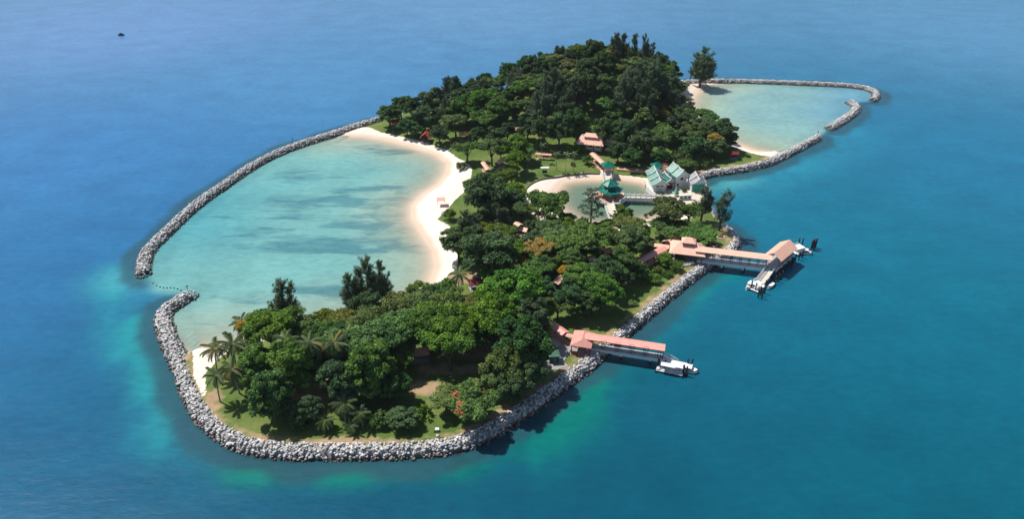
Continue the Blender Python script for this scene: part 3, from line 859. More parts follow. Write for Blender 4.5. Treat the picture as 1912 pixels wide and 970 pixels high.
NAMES = dict(spread='spreading_tree', lush='spreading_tree', olive='spreading_tree', flat='umbrella_tree', round='round_tree', dark='round_tree', shaggy='drooping_tree', darkdrop='drooping_tree', casuarina='casuarina_tree', greywood='casuarina_tree', thin_casuarina='casuarina_tree', open='open_tree', bush='shrub', lowbush='shrub', yellow='flowering_tree', orange='flowering_tree', flame='flame_tree')
LOOK = dict(spread='broad green tree with clumpy crown', lush='large bright green billowing tree', olive='olive green low crowned tree', flat='thin umbrella shaped tree', round='mid green rounded tree', dark='dense dark green rounded tree', shaggy='tall tree with long hanging green leaves', darkdrop='dark tree with drooping leaves', casuarina='grey green feathery casuarina', greywood='dull grey green feathery tree', thin_casuarina='thin see-through casuarina', open='bare looking tree with layered thin branches', bush='rounded green shrub', lowbush='yellowish green low shrub', yellow='tree topped with yellow blossom', orange='tree with orange tinged top', flame='low tree with scattered red blossom')
cnt_t = [0]
MARKS = [(P(x, y, 1.7), w) for x, y, w in [(1088, 645, 'near the small jetty pavilion'), (1034, 674, 'near the dark green hut'), (889, 532, 'near the dark red lawn shelter'), (858, 548, 'near the lone beach palm'),
    (420, 730, 'behind the palms on the sand patch'), (890, 775, 'near the red blossomed flame tree'), (785, 670, 'near the salmon shelter in the wood'), (817, 815, 'near the white notice post'), (684, 590, 'near the lagoon casuarinas'), (600, 800, 'among the short palms'),
    (1045, 535, 'near the salmon walkway roof'), (1004, 490, 'near the sprawling yellow tree'), (975, 430, 'near the small salmon hut'), (1284, 480, 'near the large jetty pavilion'), (1215, 480, 'near the dull red walkway'), (1023, 415, 'near the pond beach umbrella tree'),
    (1147, 412, 'near the foot of the causeway'), (838, 412, 'near the grass tip on the beach'), (857, 490, 'near the leaning beach tree'), (795, 258, 'near the red beach shelter'), (738, 232, 'at the head of the beach'), (1100, 270, 'near the salmon hall'), (1134, 321, 'near the pond gate'),
    (1265, 335, 'behind the temple'), (1371, 290, 'near the dark red lagoon hut'), (1290, 205, 'beside the far lagoon beach'), (868, 255, 'near the ochre hut'), (966, 255, 'near the small ochre hut'), (1042, 268, 'near the white hut'), (907, 315, 'near the short salmon walkway'), (1017, 325, 'near the lawn notice kiosk')]]
KEEP = [(889, 524, 9), (785, 655, 7), (795, 252, 7), (738, 226, 6), (968, 419, 7), (978, 427, 5), (1040, 523, 9), (1059, 499, 6), (1133, 467, 6), (1104, 482, 4), (1206, 480, 12), (1230, 468, 8), (906, 310, 7), (935, 301, 6), (1106, 263, 9), (1139, 264, 6), (1372, 284, 7), (1034, 670, 12), (1040, 613, 11), (1015, 288, 12), (869, 249, 6), (966, 248, 4), (858, 512, 16), (1042, 264, 8), (850, 690, 10), (905, 655, 8), (560, 738, 9)]
def auto_label(kind, where, x, y, s):
    best = min(MARKS, key=lambda m_: (m_[0].x - x) ** 2 + (m_[0].y - y) ** 2)
    dd = math.hypot(best[0].x - x, best[0].y - y)
    look = LOOK[kind]
    if dd < 16:
        dx, dy = x - best[0].x, y - best[0].y
        hill_ = where == 'on the wooded hill'
        side = ('far lagoon' if hill_ else 'jetty') if dx > abs(dy) else (('large beach' if hill_ else 'lagoon') if -dx > abs(dy) else (('open sea' if hill_ else 'hill') if dy > 0 else ('pond' if hill_ else 'sea wall')))
        t_ = look + ' ' + best[1] + ', ' + side + ' side'
        return t_ if dd > 3 and len(t_.split()) <= 16 else look + ' ' + best[1]
    if where == 'on the wooded hill':
        h_ = gzf(x, y)
        where = 'at the top of the hill' if h_ > 16 else ('on the back slope of the hill' if y > hillc[1] + 8 else ('high on the hill slope' if h_ > 9 else 'low on the hill slope'))
        where += ' towards the beach' if x < hillc[0] - 18 else (' towards the far lagoon' if x > hillc[0] + 18 else '')
    t_ = (look + ' ' + where).split()
    return ' '.join(t_) if len(t_) <= 16 else ' '.join((look + ' ' + where.replace(' towards the', ' by the').replace('between beach and jetties', '')).split()[:16])
PLACED = []
def tree(kind, cx, cy, w, where, label=None, hs=1.0, rz=None, var=None):
    pr_ = PROTO[kind]; pr = pr_[rnd.randrange(len(pr_))] if var is None else pr_[var]
    z = 32.0
    for rnd_ in range(3):
        for _ in range(30):
            p = P(cx, cy, z); s = w / (ppm(p) * 2 * pr['R']); g = max(gzf(p.x, p.y), 0.0); z = .6 * z + .4 * (g + pr['hc'] * s * hs)
        moved = False
        if not label:
            for kx, ky, kr in KEEP:
                kw = P(kx, ky, 3.5)
                if p.y > kw.y + 1: continue                # behind the roof: hides nothing
                dx, dy = cx - kx, (cy - ky) * 1.15; dd = math.hypot(dx, dy) + 1e-6; need = w * .46 + kr
                if dd < need:
                    w = max(w * .72, min(w, (dd - kr) / .46)); need = w * .46 + kr
                    if dd < need: cx += dx / dd * (need - dd); cy += dy / dd * (need - dd)
                    moved = True
        if not moved: break
    lab = label or auto_label(kind, where, p.x, p.y, s)
    grp = None if label else lab
    root = empty(NAMES[kind], (p.x, p.y, gzf(p.x, p.y) - .05), rnd.uniform(0, 6.28) if rz is None else rz, lab, 'shrub' if 'bush' in kind else 'tree', grp)
    root.scale = (s * rnd.uniform(.94, 1.06), s * rnd.uniform(.94, 1.06), s * hs)
    for nm, me in pr['parts']: link(nm, me, root)
    PLACED.append((p.x, p.y, pr['R'] * s)); cnt_t[0] += 1
    return root

# ------------------------------------------------------------------ trees of the near wood
FW = 'in the wood behind the curved sea wall'
palm_g = 'coconut palms by the small sand patch'
for a in [(402, 650, 62), (434, 642, 66), (403, 702, 58), (432, 690, 60), (449, 604, 48, 1.1), (455, 645, 50)]:
    palm(*a, label='coconut palm beside the small patch of sand near the sea wall bend', group=palm_g)
for a in [(533, 634, 56, 1.6), (577, 640, 60, 1.65), (624, 640, 58, 1.7), (598, 650, 50, 1.6)]:
    palm(*a, label='tall coconut palm rising among the leafy near trees', group='palms among the near trees')
for a in [(606, 786, 48, .45), (642, 752, 58, .7), (672, 772, 48, .6), (520, 772, 42, .4), (655, 795, 40, .4)]:
    palm(*a, label='short young palm in shade behind the front sea wall', group='short palms at the wood edge', drywt=.05)
palm(858, 512, 52, 1.0, label='lone coconut palm with a bare trunk by the beach shelter')
for a in [('yellow', 462, 622, 52, 'yellow flowering tree among the coconut palms')]:
    tree(a[0], a[1], a[2], a[3], FW, a[4], hs=1.45)
for a in [('lush', 505, 616, 104), ('spread', 545, 606, 84), ('olive', 604, 602, 66), ('shaggy', 478, 690, 78), ('shaggy', 548, 682, 88), ('shaggy', 505, 735, 84), ('darkdrop', 560, 745, 70),
          ('spread', 566, 618, 70), ('olive', 650, 604, 80), ('spread', 690, 604, 90), ('lush', 650, 650, 104), ('darkdrop', 640, 706, 92), ('lush', 706, 640, 100), ('shaggy', 690, 690, 96),
          ('lush', 752, 618, 112), ('olive', 742, 573, 84), ('spread', 792, 570, 84), ('lush', 812, 606, 110), ('spread', 760, 660, 90), ('lush', 838, 640, 108), ('darkdrop', 738, 722, 66), ('spread', 865, 606, 96), 
          ('spread', 835, 568, 76), ('olive', 880, 574, 70), ('lush', 925, 590, 104), ('lush', 958, 548, 112), ('spread', 905, 552, 84), ('dark', 985, 590, 80), ('spread', 880, 636, 74), ('dark', 905, 618, 60),
          ('dark', 972, 636, 104), ('round', 950, 684, 92), ('dark', 984, 690, 70), ('round', 1005, 612, 56), ('dark', 955, 718, 70), ('dark', 600, 690, 62), ('dark', 580, 760, 60)]:
    tree(*a, FW)
tree('flame', 880, 752, 104, FW, 'low spreading flame tree dotted with red blossom by the sea wall')
tree('lush', 932, 706, 78, FW, 'bright green tree overhanging the flame tree with red blossom', hs=.75)
tree('spread', 832, 742, 72, FW, 'small green tree between the flame tree and the shaded wood', hs=.7)
for a in [('dark', 752, 778, 62, .55), ('bush', 706, 782, 52, 1.2), ('bush', 790, 770, 42, 1.1), ('bush', 560, 795, 34, 1.0)]:
    tree(a[0], a[1], a[2], a[3], 'in shade along the front sea wall', hs=a[4])
tree('casuarina', 532, 562, 62, FW, 'single feathery casuarina on the lagoon shore behind the palms', hs=.95)
for a in [(655, 548, 46, 1.15), (684, 535, 56, 1.2), (716, 528, 46, 1.25), (668, 545, 40, 1.2)]:
    tree('casuarina', a[0], a[1], a[2], FW, hs=a[3]).update_tag()
for a in [('bush', 838, 532, 52, 1.6), ('bush', 826, 548, 36, 1.2)]:
    tree(a[0], a[1], a[2], a[3], 'by the lone palm at the beach', hs=a[4])

# ------------------------------------------------------------------ middle wood
MW = 'in the middle wood between beach and jetties'
tree('dark', 855, 450, 66, MW, 'leaning dark tree with gaps in its crown at the edge of the sand', hs=.95)
tree('bush', 838, 401, 30, MW, 'small bushy tree on the grass tip jutting into the beach', hs=1.6)
for a in [('dark', 912, 468, 104, .8), ('greywood', 872, 420, 52, 1.0), ('greywood', 930, 405, 50, 1.0), ('casuarina', 897, 405, 34, .8), ('lush', 928, 362, 64, .9), ('dark', 905, 360, 88, .9), ('spread', 880, 345, 44, .8), ('spread', 908, 322, 52, .9),
          ('spread', 945, 330, 50, 1), ('dark', 955, 372, 50, .9), ('spread', 935, 440, 84, .8), ('olive', 905, 432, 60, .8), ('spread', 972, 402, 70, .9), ('dark', 985, 420, 54, .8), ('flat', 1035, 428, 80, .8), ('spread', 1060, 408, 38, .9), ('bush', 995, 420, 36, 1.2),
          ('spread', 965, 470, 70, .8), ('dark', 1000, 450, 60, .7), ('spread', 1050, 458, 76, .8), ('lush', 1095, 446, 80, .9), ('spread', 1130, 440, 60, .9), ('olive', 1170, 422, 70, .8), ('lush', 1182, 448, 88, .95), ('spread', 1145, 468, 80, .9),
          ('dark', 1105, 478, 84, .9), ('spread', 1060, 490, 70, .8), ('spread', 1030, 488, 64, .8), ('spread', 1000, 508, 80, .9), ('spread', 945, 505, 76, .8), ('lush', 920, 512, 64, .7), ('dark', 1015, 535, 70, .9), ('dark', 1130, 505, 70, .9), ('dark', 1165, 490, 60, .9),
          ('lush', 1090, 522, 92, 1.0), ('lush', 1125, 545, 74, 1.0), ('dark', 1065, 550, 70, .9), ('dark', 1100, 562, 58, .9), ('spread', 1042, 572, 62, .8), ('dark', 1160, 520, 50, .8), ('dark', 1190, 500, 56, .9), ('spread', 1210, 470, 40, .9)]:
    tree(a[0], a[1], a[2], a[3], MW, hs=a[4])
tree('yellow', 1008, 470, 62, MW, 'yellow blossoming tree sprawling across the middle wood', hs=1.0)
tree('yellow', 975, 488, 36, MW, 'smaller yellow blossoming tree beside the sprawling yellow one', hs=1.0)
tree('yellow', 1062, 512, 48, MW, 'yellow blossoming tree beside two small salmon roofs', hs=.9)
tree('flat', 1023, 378, 84, MW, 'broad umbrella tree on the pond beach with palms under it', hs=1.1, var=0)
for a in [(1004, 398, 34, .8), (1018, 400, 30, .8)]: palm(*a, label='small palm beneath the umbrella tree on the pond beach', group='palms under the umbrella tree')
tree('open', 1105, 384, 56, MW, 'open leafless looking tree standing at the pond edge')
tree('round', 1166, 398, 40, MW, 'small rounded tree beside the foot of the causeway', hs=.8)
palm(1145, 402, 22, .5, label='tiny palm at the foot of the causeway')
tree('bush', 1206, 402, 9, MW, 'tiny clipped tree on the pond shore', hs=2.2)
SP_ = 'on the point beside the large jetty'
tree('olive', 1248, 394, 74, SP_, 'flat topped yellowish tree in front of the temple terrace', hs=1.1)
tree('flat', 1288, 396, 56, SP_, 'flat topped green tree under the dark casuarina', hs=1.1)
tree('casuarina', 1314, 376, 42, SP_, 'dark dense casuarina beside the temple', hs=.95)
tree('thin_casuarina', 1350, 388, 44, SP_, 'thin see-through casuarina standing alone on the point', hs=1.15)
for a in [('flat', 1252, 424, 74, .75), ('flat', 1304, 436, 72, .75), ('bush', 1275, 440, 30, 1.0), ('bush', 1262, 408, 22, 1.2)]: tree(a[0], a[1], a[2], a[3], SP_, hs=a[4])
GJ = 'in the garden beside the large jetty pavilion'
for a in [('round', 1242, 484, 44, .7), ('bush', 1262, 498, 34, 1.2), ('bush', 1222, 520, 34, 1.1), ('lowbush', 1228, 505, 26, 1.2), ('bush', 1245, 512, 26, 1.0), ('lowbush', 1210, 528, 18, 1.0), ('bush', 1180, 566, 26, .8), ('bush', 1275, 488, 22, 1.0), ('lowbush', 1268, 478, 20, 1.1), ('bush', 1200, 508, 36, 1.2), ('bush', 1232, 470, 22, 1.2)]:
    tree(a[0], a[1], a[2], a[3], GJ, hs=a[4])

# ------------------------------------------------------------------ lawn behind the pond
LW = 'beside the lawn behind the pond'
for a in [('bush', 1098, 300, 26, 1.5), ('bush', 1077, 277, 30, 1.3), ('bush', 1070, 306, 11, 1.6), ('spread', 918, 276, 72, 1.0), ('spread', 872, 278, 56, .8), ('round', 968, 272, 50, .9), ('spread', 966, 298, 54, .9), ('spread', 985, 285, 40, .9), ('bush', 1012, 287, 9, 1.2),
          ('bush', 862, 310, 26, 1.2), ('spread', 935, 300, 46, .8)]:
    tree(a[0], a[1], a[2], a[3], LW, hs=a[4])
for a in [(1039, 286, 20, 1.6), (1058, 287, 20, 1.6), (1072, 286, 20, 1.6), (984, 300, 16, 1.5), (1013, 270, 18, 1.8)]:
    palm(*a, label='slender small headed palm standing on the lawn', group='slender palms on the lawn', n=11, drywt=0)

# ------------------------------------------------------------------ hill wood
HW = 'on the wooded hill'
tree('dark', 726, 212, 50, HW, 'rounded dark tree alone at the head of the large beach', hs=.75)
tree('greywood', 1311, 124, 60, HW, 'big lone tree on the sand spit beside the far lagoon', hs=1.05, var=1)
hand = [('dark', 772, 198, 46, .9), ('dark', 812, 186, 56, .95), ('dark', 792, 215, 50, .8), ('dark', 756, 232, 50, .8), ('dark', 782, 244, 44, .7), ('dark', 815, 248, 56, .75), ('round', 852, 164, 28, 1.2), ('dark', 880, 165, 36, 1), ('dark', 906, 150, 30, 1.2),
        ('dark', 950, 134, 36, 1.2), ('dark', 992, 124, 40, 1.1), ('dark', 1012, 128, 34, 1.1), ('round', 870, 200, 60, .9), ('lush', 905, 185, 60, .9), ('spread', 850, 228, 56, .9), ('spread', 905, 222, 54, .9), ('dark', 885, 250, 46, .9), ('round', 930, 200, 50, 1),
        ('greywood', 1035, 165, 70, 1), ('greywood', 1010, 200, 56, 1), ('greywood', 1060, 195, 56, 1), ('olive', 1040, 112, 44, .9), ('olive', 1062, 122, 46, .9), ('spread', 1082, 96, 44, 1), ('greywood', 1052, 100, 30, 1), ('dark', 1100, 130, 54, 1), ('dark', 1125, 118, 50, 1), ('orange', 1140, 106, 36, 1),
        ('greywood', 1160, 90, 42, 1.15), ('casuarina', 1182, 94, 24, 1.45), ('casuarina', 1203, 92, 24, 1.5), ('casuarina', 1216, 100, 20, 1.4), ('casuarina', 1231, 120, 16, 1.2), ('casuarina', 1148, 94, 28, 1.3), ('spread', 1180, 118, 46, .9), ('olive', 1160, 128, 40, .9), ('dark', 1215, 122, 44, .9),
        ('greywood', 1190, 160, 74, 1.1), ('greywood', 1225, 150, 62, 1.1), ('greywood', 1205, 190, 66, 1.1), ('greywood', 1165, 180, 60, 1.1), ('dark', 1250, 150, 40, 1), ('greywood', 1250, 185, 44, 1), ('dark', 1262, 165, 34, 1), ('lush', 1132, 195, 44, 1), ('lush', 1145, 215, 40, .9), ('olive', 1276, 160, 24, .7),
        ('round', 1205, 222, 50, 1), ('orange', 1238, 215, 36, .8), ('dark', 1272, 224, 52, .9), ('round', 1295, 246, 56, .9), ('dark', 1352, 244, 56, .9), ('round', 1316, 232, 36, .9), ('dark', 1260, 205, 34, .9), ('orange', 1328, 262, 54, .8), ('dark', 1300, 270, 56, .8), ('dark', 1340, 274, 44, .7), ('dark', 1365, 262, 24, .8),
        ('dark', 1130, 240, 60, 1), ('dark', 1165, 245, 54, 1), ('dark', 1200, 262, 56, .9), ('lush', 1238, 258, 60, .9), ('dark', 1155, 280, 50, .9), ('dark', 1180, 290, 40, .8), ('olive', 1212, 285, 24, .9), ('dark', 1235, 290, 40, .8), ('bush', 1270, 294, 44, 1.4), ('bush', 1288, 306, 36, 1.2), ('lush', 1280, 308, 34, .7), ('bush', 1310, 305, 34, 1.2), ('bush', 1258, 302, 26, 1.2),
        ('dark', 1045, 235, 60, 1.1), ('dark', 1015, 240, 50, 1.1), ('dark', 1074, 222, 46, 1.0), ('dark', 985, 235, 50, 1), ('dark', 955, 245, 46, 1), ('lush', 975, 165, 46, 1), ('dark', 1120, 160, 56, 1), ('dark', 1085, 160, 56, 1), ('dark', 925, 252, 40, .9)]
for a in hand: tree(a[0], a[1], a[2], a[3], HW, hs=a[4])
# fill the rest of the slope behind and between
fill = [P2(x, y) for x, y in [(735, 226), (800, 248), (880, 268), (960, 262), (1080, 250), (1180, 272), (1270, 292), (1345, 282), (1362, 262), (1290, 236), (1268, 210), (1264, 185), (1255, 165), (1180, 158), (1080, 163), (960, 180), (850, 202), (770, 216)]]
clear = [(P(1098, 258, 2), 9), (P(1055, 268, 2), 5), (P(870, 250, 2), 4), (P(965, 250, 2), 4), (P(795, 254, 2), 3.5), (P(1372, 284, 2), 4), (P(1135, 268, 2), 5)]
def fill_wood(poly, count, rr_, where, kinds, wts, gap=.66, hsr=(.85, 1.1)):
    fx = [q[0] for q in poly]; fy = [q[1] for q in poly]
    n = 0; tries = 0
    while n < count and tries < 5000:
        tries += 1
        x = rnd.uniform(min(fx), max(fx)); y = rnd.uniform(min(fy), max(fy))
        R_ = rnd.uniform(*rr_)
        if any((x - a) ** 2 + (y - b_) ** 2 < (gap * (R_ + c_)) ** 2 for a, b_, c_ in PLACED): continue
        if float(sdf(poly, np.array([x]), np.array([y]))[0]) < 1: continue
        if any((x - q.x) ** 2 + (y - q.y) ** 2 < (k + R_ * .8) ** 2 for q, k in clear): continue
        zc_ = gzf(x, y) + 6; dep_ = y * CP + (CAM_H - zc_) * SP; cxp = 956 + FPX * x / dep_; cyp = 485 - FPX * (y * SP - (CAM_H - zc_) * CP) / dep_
        if any(y < P(kx, ky, 3.5).y and math.hypot(cxp - kx, cyp - ky) < R_ * FPX / dep_ + kr for kx, ky, kr in KEEP): continue
        kind = rnd.choices(kinds, wts)[0]
        pr = rnd.choice(PROTO[kind]); s = R_ / pr['R']
        lab = auto_label(kind, where, x, y, s)
        root = empty(NAMES[kind], (x, y, gzf(x, y) - .05), rnd.uniform(0, 6.28), lab, 'tree', lab)
        root.scale = (s, s, s * rnd.uniform(*hsr))
        for nm, me in pr['parts']: link(nm, me, root)
        PLACED.append((x, y, R_)); n += 1; cnt_t[0] += 1
fill_wood(fill, 95, (3.6, 5.6), HW, ['dark', 'round', 'spread', 'lush', 'greywood', 'olive'], [5, 3, 3, 2, 2, 1])
clear += [(P(850, 690, 1.7), 4), (P(905, 655, 1.7), 3), (P(560, 738, 1.7), 3.5), (P(620, 712, 1.7), 2.5), (P(790, 725, 1.7), 4), (P(420, 740, 1.7), 8), (P(880, 520, 1.7), 6), (P(1105, 590, 1.7), 7), (P(1050, 610, 1.7), 6)]
near_poly = [P2(x, y, 1.7) for x, y in [(455, 690), (520, 640), (640, 618), (760, 580), (860, 562), (990, 560), (1010, 640), (985, 705), (930, 690), (850, 650), (740, 690), (650, 725), (560, 725), (480, 765)]]
fill_wood(near_poly, 26, (3.2, 5.0), FW, ['lush', 'spread', 'dark', 'round', 'olive'], [4, 3, 2, 2, 1], .56, (.9, 1.15))
mid_poly = [P2(x, y, 1.7) for x, y in [(885, 335), (960, 345), (972, 400), (1050, 436), (1150, 440), (1205, 445), (1190, 500), (1140, 555), (1070, 575), (970, 560), (890, 505), (866, 440), (885, 400)]]
fill_wood(mid_poly, 32, (2.8, 4.4), MW, ['spread', 'dark', 'round', 'lush', 'olive'], [4, 3, 2, 2, 1], .56, (.8, 1.0))
#==PART3==
# ------------------------------------------------------------------ buildings and jetties
def ang(a, b): return math.atan2(b.y - a.y, b.x - a.x)
def box(name, mat, parent, *d): return MB().box(*d).build(name, mat, parent)
def cyl(name, mat, parent, x, y, z0, z1, r, n=8, r1=None):
    return MB().tube([(x, y, z0), (x, y, z1)], [r, r if r1 is None else r1], n).build(name, mat, parent)
def ribs(mb, x0, x1, y0, y1, ze, zr, step=.55, hip=0.0):
    "standing seams on a gable or hip roof whose ridge runs along x"
    ym = (y0 + y1) / 2; n = int((x1 - x0) / step)
    for i in range(1, n):
        x = x0 + (x1 - x0) * i / n
        k = 1.0 if hip == 0 else min(1, (x - x0) / hip, (x1 - x) / hip)
        for ya in (y0, y1):
            yb = ya + (ym - ya) * k; zb = ze + (zr - ze) * k
            mb.tube([(x, ya, ze + .02), (x, yb, zb + .02)], .035, 3, False)
def railing(parent, a, b, h=1.05, step=1.6, mat='pale_concrete', name='railing', r=.045):
    a = Vector(a); b = Vector(b); mb = MB(); n = max(1, int((b - a).length / step))
    for i in range(n + 1):
        q = a.lerp(b, i / n); mb.tube([q, q + Vector((0, 0, h))], r, 4)
    for k in (.35, .68, 1.0): mb.tube([a + Vector((0, 0, h * k)), b + Vector((0, 0, h * k))], r * (1.1 if k == 1 else .7), 4)
    return mb.build(name, mat, parent)

def boat(name, loc, rz, L, W, label, cat='boat', canopy=True, hull='white_hull', group=None, mats=('white_hull', 'dark_glass')):
    root = empty(name, loc, rz, label, cat, group)
    mb = MB(); sec = [(-.5, .82, .0), (-.2, 1, .0), (.15, .98, .05), (.36, .68, .14), (.5, .06, .26)]
    vs = []
    for f, w, sh in sec:
        x = f * L; hw = w * W / 2; top = .75 + sh
        vs += [(x, -hw, top), (x, -hw * .72, -.25), (x, hw * .72, -.25), (x, hw, top)]
    fs = []
    for i in range(len(sec) - 1):
        for k in range(3): fs.append((i * 4 + k, i * 4 + k + 1, i * 4 + 5 + k, i * 4 + 4 + k))
    fs += [(3, 2, 1, 0), (16, 17, 18, 19)]
    mb.add(vs, fs); mb.build('hull', hull, root)
    d = MB(); dv = []
    for f, w, sh in sec: dv += [(f * L, -w * W / 2 * .9, .62 + sh), (f * L, w * W / 2 * .9, .62 + sh)]
    d.add(dv, [(i * 2, i * 2 + 2, i * 2 + 3, i * 2 + 1) for i in range(4)]); d.build('deck', mats[0], root)
    r = MB(); r.tube([(f * L, -w * W / 2, .75 + sh) for f, w, sh in sec], .07, 5); r.tube([(f * L, w * W / 2, .75 + sh) for f, w, sh in sec], .07, 5); r.build('rub_rail', 'rubber', root)
    if canopy:
        c = MB().box(-.22 * L, .14 * L, -W * .34, W * .34, .62, 1.45); cb = c.build('cabin', mats[0], root)
        MB().box(-.19 * L, .11 * L, -W * .346, W * .346, .95, 1.3).build('window', mats[1], cb)
        MB().box(.135 * L, .145 * L, -W * .28, W * .28, .95, 1.35).build('windscreen', mats[1], cb)
        rf = MB().box(-.3 * L, .18 * L, -W * .4, W * .4, 1.5, 1.58).build('canopy', mats[0], root)
    cyl('outboard_motor', 'rubber', root, -.54 * L, 0, -.1, .95, .14)
    return root
def piles(pts, label, top=2.6, r=.26, group=None, name='mooring_pile'):
    for i, q in enumerate(pts):
        o = MB().tube([(0, 0, -6), (0, 0, top)], r, 8); o.add([], [])
        ob = empty(name, (q.x, q.y, 0), 0, label, 'pile', group)
        MB().tube([(0, 0, -6), (0, 0, top)], r, 8).build('shaft', 'dark_pile', ob)
        MB().tube([(0, 0, top), (0, 0, top + .25)], [r * 1.15, r * .4], 8).build('cap', 'dark_steel', ob)

# --- small jetty
A = P(1106, 652, 2.4); B = P(1236, 672, 2.4); rz = ang(A, B); L = (B - A).length
jet = empty('small_jetty', (A.x, A.y, 0), rz, 'small jetty with a pink roof over its white deck and dark V-shaped posts', 'jetty')
box('deck', 'pale_concrete', jet, -1.5, L, 0.02, 2.0, 2.1, 2.4)
box('edge_beam', 'white_paint', jet, -1.5, L + .05, -.12, 0.02, 1.75, 2.5); box('edge_beam', 'white_paint', jet, -1.5, L + .05, 2.0, 2.12, 1.9, 2.45)
mb = MB().gable(-2.2, L + .4, -.45, 2.45, 5.45, 5.95); ribs(mb, -2.2, L + .4, -.45, 2.45, 5.45, 5.95)
rf = mb.build('roof', 'pink_roof', jet)
MB().box(-2.2, L + .4, -.52, -.452, 5.25, 5.46).build('gutter', 'red_roof', rf)
for k, f in enumerate((.16, .36, .56, .76)):
    x = L * f
    for y in (.2, 1.8):
        MB().tube([(x, y, 2.4), (x - .9, y, 5.3)], .06, 5).build('post', 'dark_steel', jet); MB().tube([(x, y, 2.4), (x + .9, y, 5.3)], .06, 5).build('post', 'dark_steel', jet)
        MB().tube([(x - .45, y, 2.4), (x - .45, y, 5.3)], .05, 5).build('post', 'dark_steel', jet)
    MB().tube([(x + .75 * math.cos(a), -.4, 5.2 + .75 * math.sin(a)) for a in np.linspace(0, math.pi, 9)], .05, 5).build('arch', 'red_roof', jet)
for x in (-1.2, -.2, L - 1.2, L - .5, L + .1):
    for y in (.2, 1.8): cyl('post', 'dark_steel', jet, x, y, 2.4, 5.4, .07, 6)
railing(jet, (0.2, .1, 2.4), (L, .1, 2.4), mat='dark_steel', r=.03); railing(jet, (0.2, 1.9, 2.4), (L, 1.9, 2.4), mat='dark_steel', r=.03)
for f in (.42, .84):
    for y in (.4, 1.6):
        cyl('pile', 'dark_pile', jet, L * f, y, -6, 1.2, .3); cyl('pile_cap', 'white_paint', jet, L * f - .1, y, 1.2, 2.1, .42)
for x, y in ((L - .6, -.6), (L + .9, -.5)): cyl('fender_pile', 'dark_pile', jet, x, y, -6, 2.7, .2)
# landing pontoon and gangway
pc = P(1251, 691, .5); prz = rz - .08
pon = empty('landing_pontoon', (pc.x, pc.y, 0), prz, 'white floating pontoon with flat canopy at the end of the small jetty', 'pontoon')
box('float', 'dark_pile', pon, -3.2, 3.2, -1.4, 1.4, -.4, .45); box('deck', 'pale_concrete', pon, -3.3, 3.3, -1.5, 1.5, .45, .58)
mb = MB().prism([(-2.3, -1.5), (1.2, -1.5), (1.3, -1.1), (3.0, -1.05), (3.0, 1.5), (-2.4, 1.5)], 2.35, 2.47); mb.build('canopy', 'white_paint', pon)
for x in (-2.1, .4, 2.7):
    for y in (-.95, 1.2): cyl('post', 'white_paint', pon, x, y, .58, 2.35, .06, 6)
for x in (-3.3, -1.1, 1.1, 3.2): MB().tube([(x, -1.62, .1), (x, -1.62, .62)], .16, 6).build('fender', 'rubber', pon)
MB().box(-3.2, -2.5, -1.3, 1.3, .58, 1.0).build('step', 'white_paint', pon)
g0 = Vector((A.x, A.y, 0)) + Matrix.Rotation(rz, 3, 'Z') @ Vector((L, 1.1, 2.4)); g1 = P(1266, 682, .8)
gw = empty('gangway', (g0.x, g0.y, 0), ang(g0, g1), 'cream sloping gangway with white side truss down to the small jetty pontoon', 'gangway')
gl = Vector((g1.x - g0.x, g1.y - g0.y)).length
MB().add([(0, -.6, 2.42), (gl, -.6, .7), (gl, .6, .7), (0, .6, 2.42), (0, -.6, 2.3), (gl, -.6, .6), (gl, .6, .6), (0, .6, 2.3)], [(0, 1, 2, 3), (7, 6, 5, 4), (0, 4, 5, 1), (2, 6, 7, 3)]).build('walkway', 'yellow_grating', gw)
for y in (-.66, .66):
    railing(gw, (0, y, 2.4), (gl, y, .7), 1.1, .7, 'white_paint', 'side_truss', .05)
    MB().tube([(0, y, 3.55), (gl * .5, y, 2.85), (gl, y, 1.85)], .09, 6).build('handrail', 'white_paint', gw)
bl = P(1285, 692, 0.2)
boat('motor_boat', (bl.x, bl.y, 0), rz - .1, 4.6, 2.4, 'small white motor boat tied beyond the pontoon of the small jetty')
piles([P(1275, 700, 0), P(1281, 703, 0), P(1283, 688, 0), P(1291, 688, 0), P(1228, 688, 0)], 'dark mooring pile beside the small jetty pontoon', 2.9, .2, 'piles round the small jetty pontoon')
# shore pavilion of small jetty
q = P(1088, 634, 4.6)
pav = empty('jetty_pavilion', (q.x, q.y, 1.6), rz, 'pink hipped pavilion on shore at the root of the small jetty', 'pavilion')
mb = MB().gable(-3.3, 3.3, -2.7, 2.7, 3.0, 4.3, hip=1.2); mb.m = Matrix.Identity(4)
ribs(mb, -3.3, 3.3, -2.7, 2.7, 3.0, 4.3, hip=1.2)
rr = mb.build('roof', 'pink_roof', pav); rr.rotation_euler = (0, 0, math.pi / 2)
box('floor', 'paving', pav, -2.6, 2.6, -3.2, 3.2, -.4, .08)
for x in (-2.3, 2.3):
    for y in (-2.9, 0, 2.9): cyl('column', 'red_column', pav, x, y, .08, 3.0, .13)
for y in (-2.9, 2.9): box('low_wall', 'red_column', pav, -2.2, -.5, y - .08, y + .08, .08, 1.0)
